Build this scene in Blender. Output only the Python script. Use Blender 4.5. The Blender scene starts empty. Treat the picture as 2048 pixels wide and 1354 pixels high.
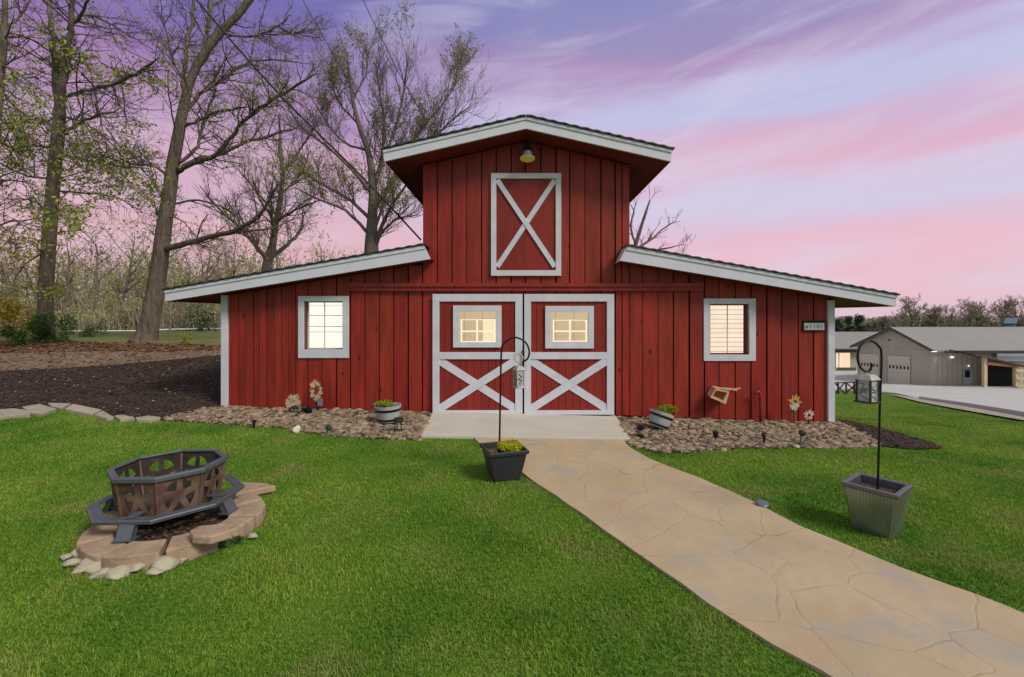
import bpy, bmesh, math, random
import numpy as np
from mathutils import Vector, Matrix, noise as mnoise
random.seed(7)
scn = bpy.context.scene
COL = scn.collection
H = 1.66; F = 910.2; VX = 1037.0; VY = 632.0

# ------------------------------------------------------------------ camera
cam = bpy.data.objects.new('camera', bpy.data.cameras.new('camera'))
COL.objects.link(cam)
cam.location = (0, 0, H); cam.rotation_euler = (math.radians(90), 0, 0)
cam.data.sensor_width = 36; cam.data.lens = F / 2048 * 36
cam.data.shift_x = -13 / 2048; cam.data.shift_y = -45 / 2048
cam.data.clip_start = 0.05; cam.data.clip_end = 2000
scn.camera = cam
scn.view_settings.view_transform = 'Standard'; scn.view_settings.look = 'None'
scn.view_settings.exposure = 0.3; scn.view_settings.gamma = 1

def L(r, g, b, a=1):
    f = lambda c: c / 255 / 12.92 if c / 255 <= .04045 else ((c / 255 + .055) / 1.055) ** 2.4
    return (f(r), f(g), f(b), a)

SUN_AZ = math.radians(128)      # clockwise from +Y : behind the camera, to the right
SUN_EL = math.radians(42)
# ------------------------------------------------------------------ world
wd = bpy.data.worlds.new('World'); scn.world = wd; wd.use_nodes = True
nt = wd.node_tree; nt.nodes.clear()
def N(t, **k):
    n = nt.nodes.new(t)
    for a, b in k.items(): setattr(n, a, b)
    return n
def M(op, a, b=None, c=None, clamp=False):
    n = N('ShaderNodeMath', operation=op, use_clamp=clamp)
    for i, v in enumerate((a, b, c)):
        if v is None: continue
        if isinstance(v, (int, float)): n.inputs[i].default_value = v
        else: nt.links.new(v, n.inputs[i])
    return n.outputs[0]
tc = N('ShaderNodeTexCoord'); sx = N('ShaderNodeSeparateXYZ'); nt.links.new(tc.outputs['Generated'], sx.inputs[0])
az = M('ARCTAN2', sx.outputs[0], sx.outputs[1])
el = M('ARCSINE', sx.outputs[2])
cx = N('ShaderNodeCombineXYZ'); nt.links.new(M('MULTIPLY', az, 1.1), cx.inputs[0]); nt.links.new(M('MULTIPLY', el, 7.0), cx.inputs[1])
nz = N('ShaderNodeTexNoise'); nz.inputs['Scale'].default_value = 1.6; nz.inputs['Detail'].default_value = 5; nz.inputs['Roughness'].default_value = .5
nt.links.new(cx.outputs[0], nz.inputs['Vector'])
cx2 = N('ShaderNodeCombineXYZ'); nt.links.new(M('MULTIPLY', az, 2.4), cx2.inputs[0]); nt.links.new(M('MULTIPLY', el, 26.0), cx2.inputs[1])
nz2 = N('ShaderNodeTexNoise'); nz2.inputs['Scale'].default_value = 1.3; nz2.inputs['Detail'].default_value = 4
nt.links.new(cx2.outputs[0], nz2.inputs['Vector'])
e2 = M('ADD', M('ADD', el, M('MULTIPLY', M('SUBTRACT', nz.outputs[0], .5), .19)), M('MULTIPLY', M('SUBTRACT', nz2.outputs[0], .5), .06))
def ramp(stops, fac):
    r = N('ShaderNodeValToRGB'); cr = r.color_ramp; cr.interpolation = 'B_SPLINE'
    while len(cr.elements) > 1: cr.elements.remove(cr.elements[0])
    for i, (p, c) in enumerate(stops):
        e = cr.elements[0] if i == 0 else cr.elements.new(p)
        e.position = p; e.color = L(*c)
    nt.links.new(fac, r.inputs[0]); return r.outputs[0]
fac = M('DIVIDE', e2, 0.8, clamp=True)
right = ramp([(p / .8, c) for p, c in [(0, (218, 190, 202)), (.05, (228, 186, 200)), (.10, (236, 184, 196)), (.15, (222, 184, 206)), (.21, (204, 205, 228)), (.26, (214, 190, 214)),
    (.30, (226, 172, 192)), (.35, (200, 178, 210)), (.39, (190, 198, 230)), (.43, (192, 180, 216)), (.475, (174, 142, 184)), (.52, (158, 143, 188)), (.60, (138, 140, 190)), (.70, (118, 128, 182)), (.8, (100, 112, 172))]], fac)
left = ramp([(p / .8, c) for p, c in [(0, (196, 158, 172)), (.08, (210, 165, 175)), (.15, (228, 178, 184)), (.22, (205, 172, 196)), (.29, (214, 172, 190)), (.36, (176, 140, 180)), (.42, (150, 112, 170)), (.5, (124, 106, 168)), (.6, (104, 104, 172)), (.8, (92, 98, 165))]], fac)
mr = N('ShaderNodeMapRange', interpolation_type='SMOOTHSTEP'); nt.links.new(az, mr.inputs[0])
mr.inputs[1].default_value = .12; mr.inputs[2].default_value = -.5; mr.inputs[3].default_value = 0; mr.inputs[4].default_value = 1
mx = N('ShaderNodeMix', data_type='RGBA'); nt.links.new(mr.outputs[0], mx.inputs[0]); nt.links.new(right, mx.inputs[6]); nt.links.new(left, mx.inputs[7])
# overhead and behind the camera: unseen neutral sky added to cancel pink light
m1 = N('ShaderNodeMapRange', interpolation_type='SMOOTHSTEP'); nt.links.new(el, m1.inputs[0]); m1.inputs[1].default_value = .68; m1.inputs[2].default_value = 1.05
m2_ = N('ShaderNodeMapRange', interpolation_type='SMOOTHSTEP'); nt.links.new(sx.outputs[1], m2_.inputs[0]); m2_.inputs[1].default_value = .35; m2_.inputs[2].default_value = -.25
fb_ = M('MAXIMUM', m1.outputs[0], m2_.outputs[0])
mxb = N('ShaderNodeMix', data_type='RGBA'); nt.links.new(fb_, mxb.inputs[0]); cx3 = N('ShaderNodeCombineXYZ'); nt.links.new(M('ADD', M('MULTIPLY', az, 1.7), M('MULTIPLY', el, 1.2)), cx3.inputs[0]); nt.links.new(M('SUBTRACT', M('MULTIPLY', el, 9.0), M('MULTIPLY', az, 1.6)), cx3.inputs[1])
nz3 = N('ShaderNodeTexNoise'); nz3.inputs['Scale'].default_value = 1.5; nz3.inputs['Detail'].default_value = 7; nz3.inputs['Roughness'].default_value = .55; nz3.inputs['Distortion'].default_value = .6; nt.links.new(cx3.outputs[0], nz3.inputs['Vector'])
wf3 = N('ShaderNodeMapRange', interpolation_type='SMOOTHSTEP'); nt.links.new(nz3.outputs[0], wf3.inputs[0]); wf3.inputs[1].default_value = .44; wf3.inputs[2].default_value = .72; wf3.inputs[4].default_value = .55
wdim = M('MULTIPLY', wf3.outputs[0], M('SUBTRACT', 1.0, M('MULTIPLY', mr.outputs[0], .6)))
mw = N('ShaderNodeMix', data_type='RGBA'); nt.links.new(wdim, mw.inputs[0]); nt.links.new(mx.outputs[2], mw.inputs[6]); mw.inputs[7].default_value = L(214, 206, 226)
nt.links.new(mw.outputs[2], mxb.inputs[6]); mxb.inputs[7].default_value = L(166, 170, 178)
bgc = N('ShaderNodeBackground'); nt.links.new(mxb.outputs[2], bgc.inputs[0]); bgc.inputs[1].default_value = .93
sk = N('ShaderNodeTexSky', sky_type='NISHITA'); sk.sun_disc = False; sk.sun_elevation = SUN_EL; sk.sun_rotation = SUN_AZ
bgs = N('ShaderNodeBackground'); nt.links.new(sk.outputs[0], bgs.inputs[0]); bgs.inputs[1].default_value = .05
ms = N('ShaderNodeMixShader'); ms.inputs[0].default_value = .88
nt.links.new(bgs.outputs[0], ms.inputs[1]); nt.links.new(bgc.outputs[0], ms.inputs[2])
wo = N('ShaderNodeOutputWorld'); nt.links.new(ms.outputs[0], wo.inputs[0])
# ------------------------------------------------------------------ sun
sd = bpy.data.lights.new('sun', 'SUN'); sd.energy = 1.9; sd.angle = math.radians(16); sd.color = (1, .95, .84)
sun = bpy.data.objects.new('sun', sd); COL.objects.link(sun)
sdir = Vector((math.sin(SUN_AZ) * math.cos(SUN_EL), math.cos(SUN_AZ) * math.cos(SUN_EL), math.sin(SUN_EL)))
sun.rotation_euler = sdir.to_track_quat('Z', 'Y').to_euler()

# ------------------------------------------------------------------ ground function
def sst(x, a, b):
    t = min(1, max(0, (x - a) / (b - a))); return t * t * (3 - 2 * t)
def gz(x, y):
    z = -0.012 * min(max(y, 0), 8)
    z += -0.0267 * (min(max(x, -8), 9) - 1) * sst(y, 2.5, 8)
    wl = 1 - sst(x, -4.5, 4.5)
    zl = .098 * (min(max(y, 8), 15.5) - 8) + .02 * (min(max(y, 15.5), 20) - 15.5) - .7 * sst(y, 20, 27)
    yy = max(y, 8)
    zr = -.138 * (min(yy, 42) - 8)
    z += wl * zl + (1 - wl) * zr
    return z
def W(px, py, y): return Vector(((px - VX) * y / F, y, H - (py - VY) * y / F))
def gp(px, py, dz=0):
    """where the sight line meets the terrain"""
    y = 1.2
    while y < 300:
        p = W(px, py, y)
        if p.z < gz(p.x, p.y) + dz: break
        y += .02 if y < 30 else .3
    return W(px, py, y)

# ------------------------------------------------------------------ materials
MATS = {}
def mat(name, col, rough=.7, var=.25, scale=6, bump=.2, bscale=None, metal=0, spec=.4, stretch=(1, 1, 1), isl=0, col2=None, trans=0, attr=None, detail=6, bdist=.01, hue=0):
    m = bpy.data.materials.new(name); m.use_nodes = True; t = m.node_tree; b = t.nodes['Principled BSDF']
    b.inputs['Roughness'].default_value = rough; b.inputs['Metallic'].default_value = metal; b.inputs['Specular IOR Level'].default_value = spec
    c = t.nodes.new('ShaderNodeTexCoord'); mp = t.nodes.new('ShaderNodeMapping'); mp.inputs['Scale'].default_value = stretch
    t.links.new(c.outputs['Object'], mp.inputs[0])
    n = t.nodes.new('ShaderNodeTexNoise'); n.inputs['Scale'].default_value = scale; n.inputs['Detail'].default_value = detail; n.inputs['Roughness'].default_value = .6
    t.links.new(mp.outputs[0], n.inputs['Vector'])
    mxx = t.nodes.new('ShaderNodeMix'); mxx.data_type = 'RGBA'
    rr = t.nodes.new('ShaderNodeMapRange'); rr.inputs[1].default_value = .32; rr.inputs[2].default_value = .68; t.links.new(n.outputs[0], rr.inputs[0])
    t.links.new(rr.outputs[0], mxx.inputs[0])
    c2 = col2 or tuple(min(1, v * (1 + var)) for v in col[:3]) + (1,)
    mxx.inputs[6].default_value = tuple(v * (1 - var) for v in col[:3]) + (1,) if col2 is None else col
    mxx.inputs[7].default_value = c2
    out = mxx.outputs[2]
    if isl or attr or hue:
        hs = t.nodes.new('ShaderNodeHueSaturation'); t.links.new(out, hs.inputs['Color'])
        if attr:
            at = t.nodes.new('ShaderNodeAttribute'); at.attribute_name = attr; src = at.outputs['Fac']
        else:
            ge = t.nodes.new('ShaderNodeNewGeometry'); src = ge.outputs['Random Per Island']
        r2 = t.nodes.new('ShaderNodeMapRange'); r2.inputs[3].default_value = 1 - isl; r2.inputs[4].default_value = 1 + isl; t.links.new(src, r2.inputs[0])
        t.links.new(r2.outputs[0], hs.inputs['Value'])
        if hue:
            wn = t.nodes.new('ShaderNodeTexWhiteNoise'); wn.noise_dimensions = '1D'; t.links.new(src, wn.inputs['W'])
            r3 = t.nodes.new('ShaderNodeMapRange'); r3.inputs[3].default_value = .5 - hue; r3.inputs[4].default_value = .5 + hue; t.links.new(wn.outputs[0], r3.inputs[0])
            t.links.new(r3.outputs[0], hs.inputs['Hue'])
        out = hs.outputs[0]
    t.links.new(out, b.inputs['Base Color'])
    if bump:
        n2 = t.nodes.new('ShaderNodeTexNoise'); n2.inputs['Scale'].default_value = bscale or scale * 4; n2.inputs['Detail'].default_value = 6
        t.links.new(mp.outputs[0], n2.inputs['Vector'])
        bp = t.nodes.new('ShaderNodeBump'); bp.inputs['Strength'].default_value = bump; bp.inputs['Distance'].default_value = bdist
        t.links.new(n2.outputs[0], bp.inputs['Height']); t.links.new(bp.outputs[0], b.inputs['Normal'])
    if trans:
        tr = t.nodes.new('ShaderNodeBsdfTranslucent'); t.links.new(out, tr.inputs[0])
        mm = t.nodes.new('ShaderNodeMixShader'); mm.inputs[0].default_value = trans
        t.links.new(b.outputs[0], mm.inputs[1]); t.links.new(tr.outputs[0], mm.inputs[2]); t.links.new(mm.outputs[0], t.nodes['Material Output'].inputs[0])
    MATS[name] = m; return m

def red_paint():
    m = mat('red_paint', L(144, 42, 30), .5, .22, 3.2, .4, 30, stretch=(2.2, 2.2, .35), isl=.11, attr='tint', bdist=.004, hue=.003)
    t = m.node_tree; b = t.nodes['Principled BSDF']
    src = b.inputs['Base Color'].links[0].from_socket
    # knots and scuffs
    v = t.nodes.new('ShaderNodeTexVoronoi'); v.inputs['Scale'].default_value = 2.1; v.feature = 'F1'
    c = t.nodes.new('ShaderNodeTexCoord'); mp = t.nodes.new('ShaderNodeMapping'); mp.inputs['Scale'].default_value = (1.6, 1.6, .9)
    wn = t.nodes.new('ShaderNodeTexNoise'); wn.inputs['Scale'].default_value = 9
    t.links.new(c.outputs['Object'], mp.inputs[0]); t.links.new(mp.outputs[0], wn.inputs['Vector'])
    mx_ = t.nodes.new('ShaderNodeMix'); mx_.data_type = 'RGBA'; mx_.inputs[0].default_value = .05; t.links.new(mp.outputs[0], mx_.inputs[6]); t.links.new(wn.outputs['Color'], mx_.inputs[7])
    t.links.new(mx_.outputs[2], v.inputs['Vector'])
    r = t.nodes.new('ShaderNodeMapRange'); r.inputs[1].default_value = .05; r.inputs[2].default_value = .11; r.inputs[3].default_value = .8; r.inputs[4].default_value = 0
    t.links.new(v.outputs['Distance'], r.inputs[0])
    # fine vertical grain and faded runs
    gm_ = t.nodes.new('ShaderNodeMapping'); gm_.inputs['Scale'].default_value = (26, 26, .9); t.links.new(c.outputs['Object'], gm_.inputs[0])
    gn = t.nodes.new('ShaderNodeTexNoise'); gn.inputs['Scale'].default_value = 1.6; gn.inputs['Detail'].default_value = 5; t.links.new(gm_.outputs[0], gn.inputs['Vector'])
    gr = t.nodes.new('ShaderNodeMapRange'); gr.inputs[1].default_value = .3; gr.inputs[2].default_value = .7; gr.inputs[3].default_value = .82; gr.inputs[4].default_value = 1.2; t.links.new(gn.outputs[0], gr.inputs[0])
    gx = t.nodes.new('ShaderNodeVectorMath'); gx.operation = 'SCALE'; t.links.new(src, gx.inputs[0]); t.links.new(gr.outputs[0], gx.inputs['Scale'])
    fd = t.nodes.new('ShaderNodeMapping'); fd.inputs['Scale'].default_value = (9, 9, .6); t.links.new(c.outputs['Object'], fd.inputs[0])
    fn = t.nodes.new('ShaderNodeTexNoise'); fn.inputs['Scale'].default_value = 1.1; fn.inputs['Detail'].default_value = 6; t.links.new(fd.outputs[0], fn.inputs['Vector'])
    fr_ = t.nodes.new('ShaderNodeMapRange'); fr_.inputs[1].default_value = .58; fr_.inputs[2].default_value = .78; fr_.inputs[3].default_value = 0; fr_.inputs[4].default_value = .45; t.links.new(fn.outputs[0], fr_.inputs[0])
    fx = t.nodes.new('ShaderNodeMix'); fx.data_type = 'RGBA'; t.links.new(fr_.outputs[0], fx.inputs[0]); t.links.new(gx.outputs[0], fx.inputs[6]); fx.inputs[7].default_value = L(150, 74, 58); src = fx.outputs[2]
    k = t.nodes.new('ShaderNodeMix'); k.data_type = 'RGBA'; t.links.new(r.outputs[0], k.inputs[0]); t.links.new(src, k.inputs[6]); k.inputs[7].default_value = L(46, 14, 10)
    t.links.new(k.outputs[2], b.inputs['Base Color'])
    return m
RED = red_paint()
REDD = mat('red_door', L(136, 38, 28), .6, .14, 4, .3, 30, stretch=(2, 2, .4), isl=.10, attr='tint', bdist=.003)
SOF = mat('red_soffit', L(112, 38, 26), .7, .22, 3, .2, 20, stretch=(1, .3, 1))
WHITE = mat('white_trim', L(216, 214, 226), .5, .05, 4, .2, 40, bdist=.003)
WHITE2 = mat('white_trim_old', L(210, 210, 220), .55, .08, 5, .3, 40, bdist=.003)
ROOFM = mat('roof_metal', L(70, 68, 66), .5, .2, 5, .1, metal=.3)
SIDE = mat('dark_backing', L(34, 14, 12), .9, .2)
BARK = mat('bark', L(112, 98, 88), .95, .45, 7, 1.0, 14, stretch=(1.6, 1.6, .28), bdist=.05)
BARK2 = mat('bark_far', L(110, 98, 92), .95, .3, 4, .4, 12, stretch=(1.5, 1.5, .4), bdist=.03)
TWIG = mat('twig', L(92, 80, 72), .9, .25, 2, 0, isl=.25)
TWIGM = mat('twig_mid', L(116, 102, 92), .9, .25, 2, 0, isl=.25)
TWIG2 = mat('twig_far', L(146, 130, 118), .9, .25, 1, 0, isl=.3)  # paled partly to put distance haze into the twig colour
LEAF = mat('leaf_spring', L(166, 172, 76), .6, .25, 1.5, 0, isl=.4, trans=.35, hue=.03)
LEAF2 = mat('leaf_olive', L(158, 156, 84), .6, .25, 1.0, 0, isl=.4, trans=.4, hue=.03)
LEAFY = mat('leaf_yellow', L(178, 160, 48), .6, .25, 1.5, 0, isl=.3, trans=.35, hue=.02)
LEAFG = mat('leaf_green', L(72, 104, 44), .6, .25, 1.5, 0, isl=.35, trans=.3, hue=.02)
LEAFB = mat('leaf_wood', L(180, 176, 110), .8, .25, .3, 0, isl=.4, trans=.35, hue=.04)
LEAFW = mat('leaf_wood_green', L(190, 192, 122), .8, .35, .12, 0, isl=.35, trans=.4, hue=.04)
LEAFE = mat('leaf_evergreen', L(54, 72, 42), .7, .25, 1.5, 0, isl=.35, hue=.02)
LEAFF = mat('leaf_far', L(176, 166, 150), .8, .2, .3, 0, isl=.3, hue=.03)  # greyed and paled: haze over the far tree line is in this colour
CONC = mat('concrete', L(200, 193, 178), .8, .07, 1.6, .15, 60, bdist=.003)
CONC2 = mat('concrete_drive', L(196, 194, 186), .85, .07, .35, .1, 10, bdist=.003)
GRAV = mat('gravel', L(172, 162, 146), .95, .4, 14, .8, 30, bdist=.02)
SOIL = mat('soil', L(74, 56, 44), .95, .4, 18, .9, 40, bdist=.02)
MULCH = mat('mulch', L(66, 50, 42), .95, .35, 7, 1, 24, stretch=(1, 1, 1), bdist=.05)
LITTER = mat('leaf_litter', L(112, 90, 72), .95, .0, 3, 1, 22, col2=L(158, 136, 112), bdist=.05)
CHIP = mat('wood_chip', L(80, 60, 48), .9, .3, 3, 0, isl=.5, hue=.02)
CHIPL = mat('pale_chip', L(190, 172, 150), .9, .2, 3, 0, isl=.3)
DRYL = mat('dry_leaf', L(138, 104, 80), .85, .3, 3, 0, isl=.45, hue=.02, trans=.2)
BEDS = mat('bed_stone', L(146, 127, 106), .9, .4, 12, .7, 50, isl=.38, hue=.02, bdist=.008)
FLAG = mat('flagstone', L(168, 156, 138), .9, .15, 5, .5, 30, isl=.12, bdist=.008)
PAVER = mat('paver', L(172, 146, 122), .92, .24, 9, 1.0, 45, isl=.1, bdist=.006)
ROCK = mat('river_rock', L(170, 160, 140), .85, .2, 6, .4, 30, isl=.2, bdist=.006)
WROCK = mat('white_rock', L(232, 226, 214), .8, .1, 8, .3)
STEEL = mat('grey_steel', L(104, 110, 118), .42, .12, 6, .1, 40, metal=.5, bdist=.002)
RUST = mat('rusty_steel', L(84, 60, 50), .62, .0, 6, .5, 40, col2=L(142, 114, 100), metal=.3, bdist=.004)
BLACKM = mat('black_metal', L(34, 32, 32), .45, .2, 20, .1, metal=.4)
BLACKP = mat('black_plastic', L(50, 52, 56), .5, .12, 6, .1, 60, bdist=.001)
GALV = mat('galvanised', L(196, 194, 188), .26, .16, 5, .08, 30, metal=.85, bdist=.002)
GALVR = mat('galvanised_rim', L(110, 112, 116), .4, .1, 5, .05, metal=.6)
DIST = mat('distressed_white', L(186, 178, 164), .8, .28, 30, .4, 60)
PANEC = mat('lantern_pane', L(178, 182, 186), .35, .25, 30, .1, spec=.6)
TAN = mat('tan_metal', L(206, 170, 130), .7, .2, 14, .3)
ORNG = mat('terracotta', L(176, 112, 62), .8, .15, 9, .2)
PETAL = mat('petal_cream', L(244, 222, 192), .8, .12, 12, 0, isl=.18, hue=.02)
PETALY = mat('petal_yellow', L(240, 208, 120), .8, .15, 12, 0, isl=.2, hue=.02)
PETALW = mat('petal_white', L(238, 228, 214), .8, .12, 12, 0, isl=.15)
YELF = mat('yellow_bloom', L(206, 200, 40), .6, .2, 12, 0, isl=.3, trans=.3, hue=.02)
LIME = mat('lime_leaf', L(150, 172, 40), .6, .2, 12, 0, isl=.35, trans=.3, hue=.03)
DKBR = mat('dark_brown', L(66, 48, 36), .8, .3, 20, .3)
WOODP = mat('pale_post', L(206, 184, 150), .8, .15, 4, .2, 20, stretch=(1, 1, .3))
WOODB = mat('brown_beam', L(150, 104, 74), .8, .15, 4, .2, 20)
JAMB = mat('brown_jamb', L(112, 54, 28), .6, .2, 8, .2, stretch=(1, 1, .3))
GREYG = mat('grey_green', L(120, 130, 116), .6, .2, 14, .1)
BARREL = mat('barrel_wood', L(170, 172, 174), .7, .15, 8, .3, 30, stretch=(1, 1, .3))
SIDING = mat('grey_siding', L(184, 174, 162), .6, .05, 1, 0)
GDOOR = mat('garage_door', L(212, 202, 188), .5, .04, 2, .05)
FROOF = mat('far_roof', L(150, 144, 140), .6, .05, .5, 0)
FROOF2 = mat('brown_fascia', L(92, 76, 64), .7, .1, 2, 0)
BLUEM = mat('blue_metal', L(92, 110, 136), .5, .08, 1, 0)
PALEB = mat('pale_blue_wall', L(176, 184, 190), .6, .05, 1, 0)
DARK = mat('dark_inside', L(26, 24, 26), .8, .3, 1, 0)
SIGNW = mat('sign_white', L(196, 196, 202), .4, .05, 20, 0)
WIRE = mat('wire', L(30, 28, 32), .6, .1, 2, 0)
RAILM = mat('fence_rail', L(226, 222, 222), .7, .15, 4, .2)

def emis(name, col, s=1.0, planks=None, vert=False, gap=.06, dark=.72):
    m = bpy.data.materials.new(name); m.use_nodes = True; t = m.node_tree; b = t.nodes['Principled BSDF']
    b.inputs['Base Color'].default_value = col; b.inputs['Roughness'].default_value = .7
    c = t.nodes.new('ShaderNodeTexCoord'); mp = t.nodes.new('ShaderNodeMapping'); t.links.new(c.outputs['Object'], mp.inputs[0])
    n = t.nodes.new('ShaderNodeTexNoise'); n.inputs['Scale'].default_value = 5; t.links.new(mp.outputs[0], n.inputs['Vector'])
    mm = t.nodes.new('ShaderNodeMix'); mm.data_type = 'RGBA'; t.links.new(n.outputs[0], mm.inputs[0])
    mm.inputs[6].default_value = tuple(v * .86 for v in col[:3]) + (1,); mm.inputs[7].default_value = tuple(min(1, v * 1.08) for v in col[:3]) + (1,)
    out = mm.outputs[2]
    if planks:
        s_ = t.nodes.new('ShaderNodeSeparateXYZ'); t.links.new(c.outputs['Object'], s_.inputs[0])
        w1 = t.nodes.new('ShaderNodeMath'); w1.operation = 'MULTIPLY'; w1.inputs[1].default_value = planks; t.links.new(s_.outputs[0 if vert else 2], w1.inputs[0])
        w2 = t.nodes.new('ShaderNodeMath'); w2.operation = 'FRACT'; t.links.new(w1.outputs[0], w2.inputs[0])
        w3 = t.nodes.new('ShaderNodeMath'); w3.operation = 'LESS_THAN'; w3.inputs[1].default_value = gap; t.links.new(w2.outputs[0], w3.inputs[0])
        m2 = t.nodes.new('ShaderNodeMix'); m2.data_type = 'RGBA'; t.links.new(w3.outputs[0], m2.inputs[0]); t.links.new(out, m2.inputs[6])
        m2.inputs[7].default_value = tuple(v * dark for v in col[:3]) + (1,); out = m2.outputs[2]
    t.links.new(out, b.inputs['Emission Color']); b.inputs['Emission Strength'].default_value = s
    b.inputs['Base Color'].default_value = (.02, .02, .02, 1)
    return m
LITW = emis('lit_interior', L(255, 242, 226), 1.0, 2.1)
LITP = emis('lit_planks', L(246, 224, 200), .95, 12, gap=.16, dark=.5)
LITD = emis('lit_dim', L(196, 172, 136), .95, 3, True)
LITF = emis('lit_white_frame', L(252, 236, 208), 1.0)
LITB = emis('lit_panel', L(238, 214, 176), 1.0)
LAMPL = emis('lamp_lens', L(138, 118, 44), .55)
LITS = emis('small_light', L(252, 250, 240), 1.2)
def glass():
    m = bpy.data.materials.new('window_glass'); m.use_nodes = True; t = m.node_tree; t.nodes.remove(t.nodes['Principled BSDF'])
    a = t.nodes.new('ShaderNodeBsdfTransparent'); b = t.nodes.new('ShaderNodeBsdfGlossy'); b.inputs['Roughness'].default_value = .03
    f = t.nodes.new('ShaderNodeFresnel'); f.inputs[0].default_value = 1.45; mm = t.nodes.new('ShaderNodeMixShader')
    t.links.new(f.outputs[0], mm.inputs[0]); t.links.new(a.outputs[0], mm.inputs[1]); t.links.new(b.outputs[0], mm.inputs[2]); t.links.new(mm.outputs[0], t.nodes['Material Output'].inputs[0])
    return m
GLASS = glass()

# ground with lawn colours
def ground_mat():
    m = bpy.data.materials.new('lawn_ground'); m.use_nodes = True; t = m.node_tree; b = t.nodes['Principled BSDF']; b.inputs['Roughness'].default_value = .95
    b.inputs['Specular IOR Level'].default_value = .1
    c = t.nodes.new('ShaderNodeTexCoord')
    def nz(sc, d=5):
        n = t.nodes.new('ShaderNodeTexNoise'); n.inputs['Scale'].default_value = sc; n.inputs['Detail'].default_value = d; t.links.new(c.outputs['Object'], n.inputs['Vector']); return n.outputs[0]
    def mix(f, a, bb, lo=.35, hi=.65):
        r = t.nodes.new('ShaderNodeMapRange'); r.inputs[1].default_value = lo; r.inputs[2].default_value = hi; t.links.new(f, r.inputs[0])
        k = t.nodes.new('ShaderNodeMix'); k.data_type = 'RGBA'; t.links.new(r.outputs[0], k.inputs[0])
        for i, v in ((6, a), (7, bb)):
            if isinstance(v, tuple): k.inputs[i].default_value = v
            else: t.links.new(v, k.inputs[i])
        return k.outputs[2]
    a = mix(nz(30), L(70, 104, 30), L(112, 146, 50))
    o = mix(nz(.9), a, L(92, 126, 42), .45, .75)
    t.links.new(o, b.inputs['Base Color'])
    bp = t.nodes.new('ShaderNodeBump'); bp.inputs['Strength'].default_value = .8; bp.inputs['Distance'].default_value = .03; t.links.new(nz(60), bp.inputs['Height']); t.links.new(bp.outputs[0], b.inputs['Normal'])
    return m
GROUND = ground_mat()
def blade_mat():
    m = bpy.data.materials.new('grass_blade'); m.use_nodes = True; t = m.node_tree; b = t.nodes['Principled BSDF']; b.inputs['Roughness'].default_value = .6
    b.inputs['Specular IOR Level'].default_value = .25
    c = t.nodes.new('ShaderNodeTexCoord')
    def nz(sc, d=4):
        n = t.nodes.new('ShaderNodeTexNoise'); n.inputs['Scale'].default_value = sc; n.inputs['Detail'].default_value = d; t.links.new(c.outputs['Object'], n.inputs['Vector']); return n.outputs[0]
    def rng(f, lo, hi):
        r = t.nodes.new('ShaderNodeMapRange'); r.inputs[1].default_value = lo; r.inputs[2].default_value = hi; t.links.new(f, r.inputs[0]); return r.outputs[0]
    k = t.nodes.new('ShaderNodeMix'); k.data_type = 'RGBA'; t.links.new(rng(nz(.85, 5), .36, .64), k.inputs[0])
    k.inputs[6].default_value = L(84, 136, 34); k.inputs[7].default_value = L(152, 180, 64)
    g = t.nodes.new('ShaderNodeNewGeometry')
    k2 = t.nodes.new('ShaderNodeMix'); k2.data_type = 'RGBA'; t.links.new(rng(g.outputs['Random Per Island'], .86, 1.0), k2.inputs[0]); t.links.new(k.outputs[2], k2.inputs[6]); k2.inputs[7].default_value = L(176, 174, 96)
    k3 = t.nodes.new('ShaderNodeMix'); k3.data_type = 'RGBA'; k3.blend_type = 'MULTIPLY'; k3.inputs[0].default_value = 1; t.links.new(k2.outputs[2], k3.inputs[6])
    hs = t.nodes.new('ShaderNodeMapRange'); hs.inputs[3].default_value = .78; hs.inputs[4].default_value = 1.2
    wn = t.nodes.new('ShaderNodeTexWhiteNoise'); wn.noise_dimensions = '1D'; t.links.new(g.outputs['Random Per Island'], wn.inputs['W']); t.links.new(wn.outputs[0], hs.inputs[0])
    t.links.new(hs.outputs[0], k3.inputs[7])
    # dry patches
    k4 = t.nodes.new('ShaderNodeMix'); k4.data_type = 'RGBA'; t.links.new(rng(nz(1.7, 6), .50, .72), k4.inputs[0]); t.links.new(k3.outputs[2], k4.inputs[6]); k4.inputs[7].default_value = L(158, 156, 90)
    t.links.new(k4.outputs[2], b.inputs['Base Color'])
    tr = t.nodes.new('ShaderNodeBsdfTranslucent'); t.links.new(k4.outputs[2], tr.inputs[0])
    mm = t.nodes.new('ShaderNodeMixShader'); mm.inputs[0].default_value = .3
    t.links.new(b.outputs[0], mm.inputs[1]); t.links.new(tr.outputs[0], mm.inputs[2]); t.links.new(mm.outputs[0], t.nodes['Material Output'].inputs[0])
    return m
BLADE = blade_mat()
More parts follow.
